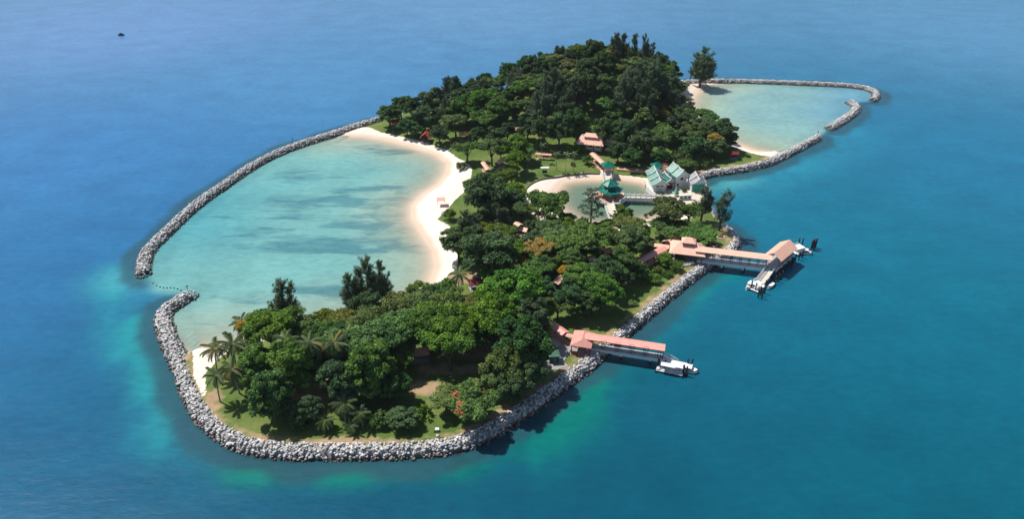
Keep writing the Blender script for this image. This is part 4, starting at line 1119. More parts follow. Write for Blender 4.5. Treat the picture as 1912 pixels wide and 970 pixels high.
# green hut
q = P(1034, 674, 1.6)
hut = empty('utility_hut', (q.x, q.y, 1.62), rz + .35, 'small dark green square hut on the paved patch near the small jetty', 'hut')
box('wall', 'hut_wall', hut, -1.15, 1.15, -1.1, 1.1, 0, 2.2)
MB().gable(-1.4, 1.4, -1.35, 1.35, 2.25, 2.5, .16, hip=.6).build('roof', 'hut_green', hut)
dr = box('door', 'hut_green', hut, -.4, .4, -1.14, -1.1, .02, 1.9); box('handle', 'pale_concrete', dr, .25, .32, -1.18, -1.14, .9, 1.05)
box('vent', 'pale_concrete', hut, 1.1, 1.13, -.4, .4, 1.5, 1.8)

# --- large jetty
A = P(1314, 488, 2.6); B = P(1432, 502, 2.6); rzl = ang(A, B); L = (B - A).length
jl = empty('large_jetty', (A.x, A.y, 0), rzl, 'large jetty with a long salmon roof on slim posts above a white deck', 'jetty')
box('deck', 'pale_concrete', jl, -2, L, .02, 2.5, 2.25, 2.6)
box('edge_beam', 'white_paint', jl, -2, L, -.14, .02, 1.85, 2.72); box('edge_beam', 'white_paint', jl, -2, L, 2.5, 2.62, 2.0, 2.68)
mb = MB().gable(-3, L + 1.0, -.5, 3.0, 5.9, 6.45); ribs(mb, -3, L + 1.0, -.5, 3.0, 5.9, 6.45); mb.build('roof', 'salmon_roof', jl)
k = 7
for i in range(k + 1):
    for y in (.2, 2.3):
        for dx in (0, .5): cyl('post', 'dark_steel', jl, L * i / k * .98 + dx, y, 2.6, 6.0, .06, 6)
railing(jl, (-1, .1, 2.6), (L, .1, 2.6), 1.0, 1.2, 'pale_concrete'); railing(jl, (-1, 2.4, 2.6), (L, 2.4, 2.6), 1.0, 1.2, 'pale_concrete')
for f in (.30, .63, .95):
    for y in (.5, 2.0):
        cyl('pile', 'dark_pile', jl, L * f + .5, y, -6, 1.5, .3); cyl('pile_cap', 'white_paint', jl, L * f, y, .9, 2.25, .45)
# T head
c0 = P(1449, 505, 2.6); c1 = P(1481, 478, 2.6); tz = ang(c0, c1); TL = (c1 - c0).length
th = empty('landing_stage', (c0.x, c0.y, 0), tz, 'landing stage with salmon gable roof and dark piles ending the large jetty', 'landing stage')
box('deck', 'pale_concrete', th, 0, TL, .02, 4.3, 2.2, 2.62); box('edge_beam', 'white_paint', th, -.06, TL + .06, -.12, .02, 1.8, 2.7)
mb = MB().gable(1.0, TL + .4, -.7, 5.0, 5.4, 7.3); ribs(mb, 1.0, TL + .4, -.7, 5.0, 5.4, 7.3); mb.build('roof', 'salmon_roof', th)
for x in (1.6, TL * .4, TL * .7, TL - .4):
    for y in (.3, 4.0): cyl('post', 'dark_steel', th, x, y, 2.62, 5.6, .08, 6)
railing(th, (0, 4.2, 2.62), (TL, 4.2, 2.62), 1.0, 1.2, 'dark_steel', r=.035); railing(th, (0.2, .1, 2.62), (TL, .1, 2.62), 1.0, 1.2, 'dark_steel', r=.035)
for i in range(9): cyl('fender_pile', 'dark_pile', th, i * TL / 8, -.45, -6, 2.3 + .5 * (i % 2), .24)
for i in range(4):
    cyl('pile', 'dark_pile', th, .7 + i * (TL - 1.4) / 3, 3.6, -6, 2.2, .3)
box('seat', 'white_paint', th, 2.0, 4.2, 2.4, 3.0, 2.65, 3.1); box('seat', 'white_paint', th, 5.2, 7.2, 2.4, 3.0, 2.65, 3.1)
# near pontoon of the T head
g0 = P(1437, 505, 2.6); g1 = P(1419, 529, .8)
gw = empty('gangway', (g0.x, g0.y, 0), ang(g0, g1), 'yellow and grey sloping gangway on the near side of the large jetty head', 'gangway')
gl = Vector((g1.x - g0.x, g1.y - g0.y)).length
for nm, mat, ya, yb in (('walkway', 'cream_deck', -.1, 1.2), ('ramp', 'concrete', -1.3, -.3)):
    MB().add([(0, ya, 2.62), (gl, ya, .9), (gl, yb, .9), (0, yb, 2.62), (0, ya, 2.45), (gl, ya, .75), (gl, yb, .75), (0, yb, 2.45)], [(0, 1, 2, 3), (7, 6, 5, 4), (0, 4, 5, 1), (2, 6, 7, 3)]).build(nm, mat, gw)
for y in (-1.35, 1.25): railing(gw, (0, y, 2.6), (gl, y, .9), 1.0, .9, 'white_paint', 'side_rail', .04)
pc = P(1412, 536, .5)
pon = empty('landing_pontoon', (pc.x, pc.y, 0), tz, 'white floating pontoon below the yellow gangway of the large jetty', 'pontoon')
box('float', 'dark_pile', pon, -2.4, 2.6, -1.7, 1.7, -.4, .5); box('deck', 'white_paint', pon, -2.5, 2.7, -1.8, 1.8, .5, .62)
MB().box(-2.2, .6, -1.5, 0.3, 2.2, 2.32).build('canopy', 'white_paint', pon)
for x, y in ((-2.0, -1.3), (.4, -1.3), (-2.0, .2), (.4, .2)): cyl('post', 'white_paint', pon, x, y, .62, 2.2, .06, 6)
railing(pon, (-2.4, 1.7, .62), (2.6, 1.7, .62), 1.0, .9, 'white_paint')
for x in (-2, 0, 2): MB().tube([(x, 1.9, .05), (x, 1.9, .6)], .16, 6).build('fender', 'rubber', pon)
q = P(1400, 537, 0); boat('motor_boat', (q.x, q.y, 0), tz + math.pi, 4.4, 1.9, 'white boat moored left of the yellow gangway at the large jetty')
q = P(1439, 536, 0); boat('dinghy', (q.x, q.y, 0), tz + math.pi, 3.2, 1.3, 'little white dinghy moored between piles beside the large jetty head', 'dinghy', False)
q = P(1431, 524, 0); boat('dinghy', (q.x, q.y, 0), tz + math.pi, 2.8, 1.2, 'little white dinghy tucked close under the yellow gangway', 'dinghy', False)
piles([P(1402, 541, 0), P(1410, 545, 0), P(1415, 556, 0), P(1419, 552, 0), P(1422, 558, 0), P(1427, 549, 0), P(1428, 540, 0), P(1447, 531, 0), P(1453, 527, 0), P(1459, 522, 0), P(1441, 522, 0)], 'dark mooring pile by the near pontoon of the large jetty', 2.8, .22, 'piles round the near pontoon of the large jetty')
pc = P(1489, 468, .5)
pon = empty('landing_pontoon', (pc.x, pc.y, 0), tz - .35, 'wide white pontoon with hooped rails beyond the roofed jetty head', 'pontoon')
box('float', 'dark_pile', pon, -2.2, 2.4, -2.0, 2.0, -.4, .5); box('deck', 'white_paint', pon, -2.3, 2.5, -2.1, 2.1, .5, .64)
MB().box(-1.8, 1.2, -1.8, .9, 2.1, 2.2).build('canopy', 'white_paint', pon)
for x, y in ((-1.6, -1.6), (1.0, -1.6), (-1.6, .7), (1.0, .7)): cyl('post', 'white_paint', pon, x, y, .64, 2.1, .06, 6)
MB().tube([(-1.9, 1.9, .64), (-1.7, 1.9, 1.9), (1.9, 1.9, 1.9), (2.1, 1.9, .64)], .1, 6).build('hoop_rail', 'white_paint', pon)
q = P(1503, 474, 0); boat('motor_boat', (q.x, q.y, 0), tz - 1.0, 4.2, 1.8, 'white boat at the outer pontoon beyond the roofed jetty head')
piles([P(1517, 464, 0), P(1522, 463, 0), P(1519, 467, 0), P(1514, 467, 0)], 'pile of the dark dolphin cluster standing apart in the sea', 3.4, .26, 'piles of the outer dolphin')
piles([P(1490, 460, 0), P(1497, 460, 0), P(1484, 490, 0), P(1491, 486, 0), P(1497, 482, 0), P(1478, 496, 0)], 'dark mooring pile round the outer pontoon', 2.8, .22, 'piles round the outer pontoon')
# shore pavilion
q = P(1284, 466, 4.4)
pav = empty('jetty_pavilion', (q.x, q.y, 1.6), rzl, 'large salmon hipped pavilion with a raised lantern roof at the root of the large jetty', 'pavilion')
mb = MB().gable(-5.4, 5.4, -4.2, 4.2, 3.2, 5.6, hip=3.0); ribs(mb, -5.4, 5.4, -4.2, 4.2, 3.2, 5.6, hip=3.0, step=.7); mb.build('roof', 'salmon_roof', pav)
lan = box('lantern_wall', 'red_column', pav, -1.5, 1.5, -1.1, 1.1, 4.2, 6.0)
mb = MB().gable(-2.2, 2.2, -1.75, 1.75, 5.85, 7.1, hip=1.5); mb.build('lantern_roof', 'salmon_roof', pav)
box('floor', 'paving', pav, -4.6, 4.6, -3.4, 3.4, -.4, .08)
for x in (-4.4, -1.5, 1.5, 4.4):
    for y in (-3.4, 3.4): cyl('column', 'dark_steel', pav, x, y, .08, 3.0, .14)
box('counter', 'concrete', pav, -3.5, 0, 0.5, 1.2, .08, 1.1)
q = P(1255, 448, 4.6)
kio = empty('ticket_kiosk', (q.x, q.y, 1.6), rzl + .1, 'small salmon gabled kiosk behind the large jetty pavilion', 'kiosk')
box('wall', 'pink_roof', kio, -1.7, 1.7, -1.5, 1.5, 0, 2.5); MB().gable(-2.4, 2.4, -2.2, 2.2, 2.4, 3.7).build('roof', 'salmon_roof', kio).rotation_euler = (0, 0, .9)
box('window', 'dark_glass', kio, -.8, .8, -1.53, -1.5, 1.1, 1.9)

# --- covered walkways
def walkway(pa, pb, w, label, mat='salmon_roof', h=3.0, z=None, step=3.0):
    a = P(*pa, 1.6 + h); b = P(*pb, 1.6 + h); L_ = (b - a).length; rz_ = ang(a, b)
    r_ = empty('covered_walkway', (a.x, a.y, gzf(a.x, a.y)), rz_, label, 'walkway')
    mb = MB().gable(0, L_, -w / 2, w / 2, h - .1, h + .35); ribs(mb, 0, L_, -w / 2, w / 2, h - .1, h + .35); mb.build('roof', mat, r_)
    n = max(1, int(L_ / step))
    for i in range(n + 1):
        for y in (-w * .38, w * .38): cyl('post', 'dark_steel', r_, .3 + (L_ - .6) * i / n, y, -.3, h, .06, 6)
    box('floor', 'path_pink', r_, 0, L_, -w * .42, w * .42, -.3, .06)
    return r_
walkway((1027, 603), (1056, 623), 2.6, 'salmon covered walkway emerging from trees by the small jetty', 'pink_roof')
walkway((1054, 624), (1070, 628), 1.6, 'short pink link roof between walkway and small jetty pavilion', 'pink_roof', 2.6)
walkway((1106, 286), (1131, 309), 2.4, 'salmon covered walkway leading down to the pond gate')
walkway((1192, 488), (1242, 462), 2.6, 'dull red covered walkway running from the large jetty pavilion into trees', 'pink_roof')
walkway((1222, 457), (1250, 461), 2.2, 'short salmon roof joining the large jetty pavilion on its wooded side')
walkway((1000, 287), (1030, 289), 1.6, 'low red roofed walkway along the back of the lawn', 'pink_roof', 2.2)
walkway((902, 303), (912, 317), 2.0, 'short salmon walkway roof among trees by the beach', 'salmon_roof')
walkway((928, 305), (942, 297), 2.2, 'salmon walkway roof glimpsed through trees near the lawn', 'salmon_roof')
walkway((962, 416), (972, 421), 2.4, 'broken salmon roof seen through the middle wood', 'salmon_roof', 4.4)
walkway((1036, 530), (1052, 514), 2.2, 'salmon walkway roof beside the yellow blossoming tree', 'salmon_roof', 4.4)
walkway((1053, 503), (1066, 495), 2.0, 'salmon roof piece above the yellow blossoming tree', 'salmon_roof', 4.4)

# --- shelters and huts
def shelter(px, py, w, d, rz_, label, mat='red_roof', h=2.4, rise=1.0, wall=None, name='shelter', hip=0.0):
    q = P(px, py, 1.6 + h + rise * .4); g = gzf(q.x, q.y)
    r_ = empty(name, (q.x, q.y, g), rz_, label, 'shelter')
    MB().gable(-w / 2, w / 2, -d / 2, d / 2, h, h + rise, hip=hip).build('roof', mat, r_)
    for x in (-w * .4, w * .4):
        for y in (-d * .38, d * .38): cyl('post', 'timber', r_, x, y, -.2, h + .05, .09, 6)
    box('floor', 'paving', r_, -w * .46, w * .46, -d * .46, d * .46, -.3, .07)
    if wall: box('back_wall', wall, r_, -w * .38, w * .38, d * .3, d * .36, .07, h)
    else: box('bench', 'timber', r_, -w * .3, w * .3, -.2, .2, .4, .5)
    return r_
shelter(795, 250, 4.2, 4.4, 1.4, 'red roofed beach shelter under dark trees', 'red_roof', 2.2, 1.9)
shelter(738, 225, 4.4, 3.6, .4, 'red and white roofed shelter behind the rounded beach-head tree', 'red_roof', 2.4, 1.2)
shelter(1371, 284, 3.4, 3.2, .1, 'dark red hut on the grass by the far lagoon', 'dark_red', 2.4, .8, 'dark_red')
shelter(889, 524, 4.4, 3.6, .3, 'dark red roofed shelter on the lawn near the lone palm', 'dark_red', 2.3, 1.3, hip=1.0)
shelter(785, 655, 4.4, 3.2, .2, 'salmon roofed shelter deep in the near wood', 'pink_roof', 2.6, .8, hip=1)
shelter(1133, 467, 3.2, 3.0, .5, 'small pink roofed hut between crowns of the middle wood', 'pink_roof', 3.2, .9)
shelter(978, 427, 3.0, 2.6, -.5, 'small salmon hut in the middle wood near the pond', 'salmon_roof', 2.8, .8)
shelter(1033, 433, 4.0, 2.0, 0, 'low red roof by the pond beach trees', 'red_roof', 2.2, .5)
shelter(868, 249, 5.0, 3.0, .1, 'ochre roofed hut under the wooded hill', 'orange_roof', 2.6, .9)
shelter(966, 248, 3.4, 2.6, .1, 'small ochre roofed hut at the foot of the hill', 'orange_roof', 2.6, .8)
shelter(1104, 482, 2.4, 2.2, .4, 'tiny pale roofed hut among middle wood crowns', 'salmon_roof', 3.4, .6)
shelter(1172, 511, 2.8, 2.2, .2, 'low pink hut in the garden trees', 'pink_roof', 2.4, .6)
q = P(824, 383, 1.6)
tb = empty('beach_shade', (q.x, q.y, gzf(q.x, q.y)), .05, 'pale pink flat roofed shade standing on the beach', 'shade')
box('roof', 'pink_roof', tb, -1.5, 1.5, -1.3, 1.3, 2.2, 2.35)
for x in (-1.3, 1.3):
    for y in (-1.1, 1.1): cyl('post', 'white_paint', tb, x, y, -.3, 2.2, .06, 6)
# hall under the hill
q = P(1104, 266, 5.5)
hall = empty('food_hall', (q.x, q.y, gzf(q.x, q.y)), -.25, 'large salmon roofed hall half hidden at the foot of the hill', 'hall')
MB().gable(-5.5, 5.5, -3.8, 3.4, 3.0, 5.6, hip=1.5).build('roof', 'salmon_roof', hall); MB().gable(-3, 3, -1.8, 1.8, 5.5, 6.6, hip=.8).build('upper_roof', 'salmon_roof', hall)
MB().box(-4, 4, -.38, -.02, 5.45, 5.72).build('ridge_cap', 'white_paint', hall)
box('wall', 'white_paint', hall, -4.6, 4.6, -1.2, 2.6, -.6, 3.2)
for x in (-4.6, -1.5, 1.5, 4.6): cyl('column', 'red_column', hall, x, -3.5, -.6, 3.3, .15)
for x in (-3, 0, 3): box('window', 'dark_glass', hall, x - .7, x + .7, -1.24, -1.2, 1.1, 2.2)
q = P(1139, 266, 4.4)
hall = empty('food_stall', (q.x, q.y, gzf(q.x, q.y)), -.6, 'smaller salmon roofed stall beside the hall at the hill foot', 'stall')
MB().gable(-3, 3, -2, 2, 2.8, 4.0, hip=.8).build('roof', 'salmon_roof', hall); box('wall', 'white_paint', hall, -2.4, 2.4, -1.4, 1.4, -.5, 2.9)
box('counter', 'concrete', hall, -2, 2, -1.7, -1.4, .7, 1.0)
q = P(1042, 262, 2.0)
hall = empty('white_hut', (q.x, q.y, gzf(q.x, q.y)), 0, 'white walled hut in the shade behind the lawn', 'hut')
box('wall', 'white_paint', hall, -3.2, 3.2, -1.6, 1.6, -.4, 2.6); MB().gable(-3.6, 3.6, -2, 2, 2.6, 3.4).build('roof', 'concrete', hall)
for x in (-1.8, 0, 1.8): box('window', 'dark_glass', hall, x - .45, x + .45, -1.64, -1.6, .9, 1.9)

# --- paths and paving
def sheet(name, px, mat, z=0.05, base=None):
    pts = [P2(x, y, 1.7) for x, y in px]
    zz = max(gzf(a, b_) for a, b_ in pts) + z
    o = MB().prism([(a, b_) for a, b_ in pts], zz - .9, zz).build(name, mat); tag(o, kind='structure'); return o
sheet('paving', [(1050, 640), (1072, 640), (1062, 660), (1052, 676), (1062, 684), (1042, 690), (1020, 692), (1016, 676), (1034, 662)], 'paving')
sheet('path', [(1152, 316), (1212, 321), (1212, 317), (1152, 311)], 'path_pink')
sheet('path', [(1025, 636), (1040, 650), (1049, 642), (1034, 628)], 'cream_deck')
sheet('path', [(1190, 494), (1212, 482), (1206, 476), (1186, 488)], 'path_pink')

# --- temple on the pond
terr_px = [(1206, 346), (1222, 362), (1244, 373), (1262, 385), (1292, 386), (1319, 372), (1320, 346), (1296, 326), (1240, 316), (1212, 322)]
tc = P(1262, 355, 0)
terr = empty('temple_terrace', (tc.x, tc.y, 0), 0, 'raised pale terrace carrying the white temple halls above the pond', 'terrace')
MB().prism([(P(x, y, 2).x - tc.x, P(x, y, 2).y - tc.y) for x, y in terr_px], -2, 1.95).build('base', 'white_paint', terr)
MB().prism([(P(x, y, 2).x * .985 + tc.x * .015 - tc.x, P(x, y, 2).y * .985 + tc.y * .015 - tc.y) for x, y in terr_px], 1.95, 2.02).build('floor', 'cream_deck', terr)
def loc(px, py, z=2.0): q = P(px, py, z); return (q.x, q.y, z)
def curved_ridge(parent, x0, x1, y, z, mat='white_paint', name='ridge', up=.45, r=.16):
    xs = np.linspace(x0, x1, 9); m_ = (x0 + x1) / 2; hl = (x1 - x0) / 2
    return MB().tube([(x, y, z + up * abs((x - m_) / hl) ** 3) for x in xs], r, 6).build(name, mat, parent)
def hall_(px, py, rz_, w, d, hw, rise, label, roof, over=.7, steps=1, front='wall', name='temple_hall'):
    "ridge runs front to back; front at local -y, origin at the middle of the front wall"
    r_ = empty(name, loc(px, py, 2.02), rz_, label, 'temple')
    wl_ = MB().box(-w / 2, w / 2, 0, d, 0, hw)
    wl_.add([(-w / 2, 0, hw), (w / 2, 0, hw), (0, 0, hw + rise * .86)], [(0, 1, 2)]); wl_.add([(-w / 2, d, hw), (w / 2, d, hw), (0, d, hw + rise * .86)], [(0, 2, 1)])
    wall_o = wl_.build('wall', 'white_paint', r_)
    for s in range(steps):
        y0 = -over + (d + 2 * over) * s / steps; y1 = -over + (d + 2 * over) * (s + 1) / steps; dz = .42 * s
        mb = MB(); mb.m = Matrix.Rotation(math.pi / 2, 4, 'Z')
        mb.gable(y0, y1 + (.2 if s < steps - 1 else 0), -(w / 2 + over), w / 2 + over, hw - .1 + dz, hw + rise + dz, .18)
        ro = mb.build('roof', roof, r_)
        n = max(4, int((y1 - y0) / .45))
        t_ = MB()
        for i in range(1, n):
            y = y0 + (y1 - y0) * i / n
            for sx_ in (-1, 1): t_.tube([(sx_ * (w / 2 + over), y, hw - .08 + dz), (0, y, hw + rise + .02 + dz)], .06, 4, False)
        t_.build('tile_row', roof, ro)
        for y in (y0, y1):
            MB().tube([(-(w / 2 + over), y, hw - .02 + dz), (-(w / 4 + over / 2), y, hw + rise * .42 + dz), (0, y, hw + rise + .25 + dz), (w / 4 + over / 2, y, hw + rise * .42 + dz), (w / 2 + over, y, hw - .02 + dz)], [.12, .15, .2, .15, .12], 5).build('verge', 'white_paint', ro)
        rg = MB().tube([(0, y0 + (y1 - y0) * q_ , hw + rise + .12 + dz + .5 * abs(q_ * 2 - 1) ** 3) for q_ in np.linspace(0, 1, 9)], .17, 6).build('ridge', 'white_paint', ro)
    return r_
h1 = hall_(1231, 358, .10, 4.4, 8.6, 3.0, 1.7, 'white temple hall with pale green stepped roofs and two slit windows', 'pale_green_tile', .9, 3)
for x in (-.8, .8): box('window', 'dark_glass', h1, x - .55, x + .55, -.04, -.002, 1.9, 2.3)
h2 = hall_(1250, 353, .28, 3.0, 4.6, 3.0, 1.2, 'middle temple hall with dark green roof over an open porch', 'green_tile', .7, 1)
box('doorway', 'dark_glass', h2, -1.1, 1.1, -.05, -.002, .02, 2.5)
for x in (-1.35, 0, 1.35): cyl('column', 'red_column', h2, x, -.6, 0, 3.0, .13)
h3 = hall_(1271, 349, .42, 4.6, 5.6, 4.6, 1.9, 'tall white temple hall with a gable wall and double white ridges', 'pale_green_tile', .6, 2)
box('window', 'dark_glass', h3, -.5, .6, -.05, -.002, 2.7, 3.6); box('doorway', 'dark_glass', h3, -1.9, -1.1, -.05, -.002, .02, 1.6)
cyl('column', 'white_paint', h3, 2.3, -.7, 0, 4.5, .15)
h4 = hall_(1303, 358, .12, 5.0, 4.6, 3.2, 1.7, 'temple outbuilding with a jade green shuttered front and grey white roof', 'concrete', .4, 2)
for i in range(5): box('shutter', 'jade_panel', h4, -2.3 + i * .93, -2.3 + i * .93 + .88, -.09, -.002, .15, 3.0)
box('lintel', 'white_paint', h4, -2.5, 2.5, -.14, -.002, 3.05, 3.3)
# small pagoda
pg = empty('small_pagoda', loc(1262, 366), 0, 'tiny three tiered green pagoda in front of the temple', 'pagoda')
for i, (rr_, z) in enumerate(((1.15, 1.2), (.85, 2.1), (.6, 2.9))):
    MB().pyramid(6, rr_, z, z + .55, .2).build('roof', 'jade_panel', pg); MB().tube([(0, 0, z - .75), (0, 0, z + .1)], rr_ * .6, 6).build('tier', 'white_paint', pg)
MB().tube([(0, 0, 3.4), (0, 0, 4.1)], [.12, .03], 6).build('finial', 'white_paint', pg)
# incense burner block and wall
ib = empty('shrine_wall', loc(1279, 373), .1, 'low white shrine wall with dark niches before the temple', 'wall')
box('wall', 'white_paint', ib, -2.2, 2.2, -.2, .2, 0, 1.7)
for x in (-1.4, 0, 1.4): box('niche', 'dark_glass', ib, x - .45, x + .45, -.23, -.2, .5, 1.3)
box('coping', 'white_paint', ib, -2.4, 2.4, -.32, .32, 1.7, 1.85)
for px, py, lb in ((1252, 372, 'potted shrub beside the tiny pagoda on the temple terrace'), (1277, 356, 'dark shrub against the tall white temple hall'), (1234, 362, 'low hedge at the foot of the slit windowed hall')):
    q = P(px, py, 2.4); pr = PROTO['bush'][1]; s_ = .5
    o = empty('shrub', (q.x, q.y, 2.02), rnd.uniform(0, 6), lb, 'shrub'); o.scale = (s_, s_, s_ * 1.2)
    for nm, me in pr['parts']: link(nm, me, o)
# red stair
st = empty('temple_stair', loc(1212, 349, 1.0), .5, 'red and white striped stair down to the pond beside the temple', 'stair')
for i in range(6): box('step', 'white_paint' if i % 2 else 'red_roof', st, -1.2, 1.2, -1.6 + i * .5, -1.1 + i * .5, -1.2, -.6 + i * .28)
for x in (-1.3, 1.3): MB().tube([(x, -1.6, .2), (x, 1.4, 1.8)], .08, 5).build('handrail', 'red_roof', st)
# pond gate, corner gate and moon gate
def gate(px, py, r_w, label, rz_=0.0, h=2.8, zb=2.0):
    g_ = empty('gate_pavilion', loc(px, py, zb), rz_, label, 'gate')
    MB().pyramid(4, r_w, h, h + 1.5, .15, math.pi / 4, flare=.06).build('roof', 'green_tile', g_)
    MB().tube([(0, 0, h + 1.45), (0, 0, h + 1.9)], [.18, .05], 6).build('finial', 'green_tile', g_)
    k_ = r_w * .55
    for x in (-k_, k_):
        for y in (-k_, k_): cyl('column', 'red_column', g_, x, y, -.6, h + .1, .15)
    box('beam', 'red_column', g_, -k_ - .2, k_ + .2, -k_ - .1, -k_ + .1, h - .45, h); box('beam', 'red_column', g_, -k_ - .2, k_ + .2, k_ - .1, k_ + .1, h - .45, h)
    return g_
g1_ = gate(1134, 321, 3.3, 'green roofed gate pavilion with a pink screen at the head of the pond bridge', .08)
box('screen', 'salmon_roof', g1_, -1.5, 1.5, -.3, -.15, .1, 2.1); box('base', 'white_paint', g1_, -2.2, 2.2, -2.2, 2.2, -1.5, -.02)
gate(1225, 322, 3.0, 'green roofed gate pavilion tucked behind the pale green temple roofs', .1)
mg = empty('moon_gate', loc(1240, 323), .15, 'round pink moon gate beside the temple roofs', 'gate')
pts = [(1.75 * math.cos(a), 0, 2.0 + 1.75 * math.sin(a)) for a in np.linspace(-.35, math.pi + .35, 17)]
MB().tube(pts, .32, 8).build('ring', 'dark_red', mg); MB().prism([(-2.2, -.12), (2.2, -.12), (2.2, .12), (-2.2, .12)], -.5, .9).build('wall', 'pink_roof', mg)
d_ = MB(); n = 20
d_.add([(0, .05, 2.0)] + [(1.6 * math.cos(2 * math.pi * i / n), .05, 2.0 + 1.6 * math.sin(2 * math.pi * i / n)) for i in range(n)] + [(0, .15, 2.0)] + [(1.6 * math.cos(2 * math.pi * i / n), .15, 2.0 + 1.6 * math.sin(2 * math.pi * i / n)) for i in range(n)], [(0, 1 + (i + 1) % n, 1 + i) for i in range(n)] + [(n + 1, n + 2 + i, n + 2 + (i + 1) % n) for i in range(n)])
d_.build('disc', 'salmon_roof', mg)
# pond pavilion
pq = loc(1138, 367)
pp = empty('pond_pavilion', pq, .1, 'six sided two tiered green roofed pavilion on a white platform in the pond', 'pavilion')
hexp = lambda r_, n_=8: [(r_ * math.cos(math.pi / 8 + 2 * math.pi * k / n_), r_ * math.sin(math.pi / 8 + 2 * math.pi * k / n_)) for k in range(n_)]
MB().prism(hexp(6.2), -.75, .0).build('platform', 'white_paint', pp); MB().prism(hexp(5.8), 0, .06).build('floor', 'path_pink', pp)
for k in range(8):
    a = hexp(6.0)[k]; b = hexp(6.0)[(k + 1) % 8]
    if k in (2, 7, 5): continue
    railing(pp, (a[0], a[1], .02), (b[0], b[1], .02), .9, .75, 'white_paint', 'balustrade', .09)
for k in range(6):
    a = 2 * math.pi * k / 6; cyl('column', 'red_column', pp, 3.1 * math.cos(a), 3.1 * math.sin(a), .06, 3.1, .2); cyl('pile', 'dark_pile', pp, 4.2 * math.cos(a), 4.2 * math.sin(a), -4, -.75, .3)
lr = MB().pyramid(6, 4.8, 2.8, 4.0, 2.2, flare=.05).build('lower_roof', 'green_tile', pp); MB().tube([(0, 0, 3.8), (0, 0, 5.1)], 1.9, 6).build('clerestory', 'red_column', pp)
ur = MB().pyramid(6, 3.0, 4.95, 6.8, .15, flare=.05).build('upper_roof', 'green_tile', pp)
for k in range(6):
    a = 2 * math.pi * k / 6; ca, sa = math.cos(a), math.sin(a)
    MB().tube([(2.2 * ca, 2.2 * sa, 4.05), (3.8 * ca, 3.8 * sa, 3.1), (4.95 * ca, 4.95 * sa, 3.1)], [.1, .1, .07], 5).build('hip_ridge', 'jade_panel', lr); MB().tube([(.2 * ca, .2 * sa, 6.8), (1.5 * ca, 1.5 * sa, 5.85), (3.1 * ca, 3.1 * sa, 5.2)], [.1, .1, .07], 5).build('hip_ridge', 'jade_panel', ur)
MB().tube([(0, 0, 6.7), (0, 0, 7.2), (0, 0, 7.7)], [.2, .22, .03], 6).build('finial', 'green_tile', pp)
box('table', 'white_paint', pp, -.7, .7, -.7, .7, .06, .8)
ro = empty('rockery', loc(1103, 369, .3), 0, 'white rockery mound at the edge of the pond pavilion', 'rockery')
for i in range(16):
    a = rnd.uniform(0, 6.28); q_ = rnd.uniform(0, 1.7); o = bpy.data.objects.new('stone', rocks[i % 9].copy()); C.objects.link(o); o.parent = ro
    o.data.materials.clear(); o.data.materials.append(M['statue_stone']); o.location = (q_ * math.cos(a), q_ * .8 * math.sin(a), max(0, 2.4 - q_ * 1.3) * rnd.uniform(.4, 1)); o.scale = (rnd.uniform(.4, .75),) * 3; o.rotation_euler = (rnd.uniform(0, 3), rnd.uniform(0, 3), 0)
# bridges
def bridge(pa, pb, w, label, z=1.9, np_=3):
    a = P(*pa, z); b = P(*pb, z); L_ = (b - a).length
    r_ = empty('footbridge', (a.x, a.y, 0), ang(a, b), label, 'bridge')
    box('deck', 'cream_deck', r_, 0, L_, -w / 2 + .02, w / 2 - .02, z - .4, z)
    for s in (-1, 1):
        y = s * w / 2
        box('parapet', 'white_paint', r_, 0, L_, y - .12 if s > 0 else y - .1, y + .1 if s > 0 else y + .12, z - .75, z + .65)
        n_ = max(2, int(L_ / 1.8))
        for i in range(n_ + 1): box('baluster', 'white_paint', r_, L_ * i / n_ - .14, L_ * i / n_ + .14, y - .15, y + .15, z + .65, z + 1.05)
    for i in range(np_):
        for y in (-w * .35, w * .35): cyl('pile', 'concrete', r_, L_ * (i + .5) / np_, y, -4, z - .4, .25)
    return r_
bridge((1166, 369), (1244, 371), 2.6, 'white balustraded bridge between the pond pavilion and the temple')
bridge((1136, 378), (1147, 412), 3.0, 'white causeway from the pond pavilion to the wooded shore')
bridge((1138, 354), (1133, 326), 3.0, 'white bridge from the pond pavilion to the green roofed gate')
# pond retaining wall
ln = chaikin([P2(x, y, 1.7) for x, y in [(978, 376), (979, 360), (985, 348), (1005, 336), (1040, 326), (1090, 320), (1120, 320)]], 2)
rw = MB(); n = len(ln)
for i, (x, y) in enumerate(ln):
    for dz, off in ((-.8, 0), (.42, 0), (.42, .35), (-.8, .35)): rw.v.append((x + off * .4, y - off, gzf(x, y) + dz))
for i in range(n - 1):
    for k in range(4): rw.f.append((i * 4 + k, i * 4 + (k + 1) % 4, i * 4 + 4 + (k + 1) % 4, i * 4 + 4 + k))
rw.f += [(3, 2, 1, 0), (n * 4 - 4, n * 4 - 3, n * 4 - 2, n * 4 - 1)]
tag(rw.build('retaining_wall', 'retaining'), 'low dark retaining wall edging the pond beach below the lawn', 'wall')

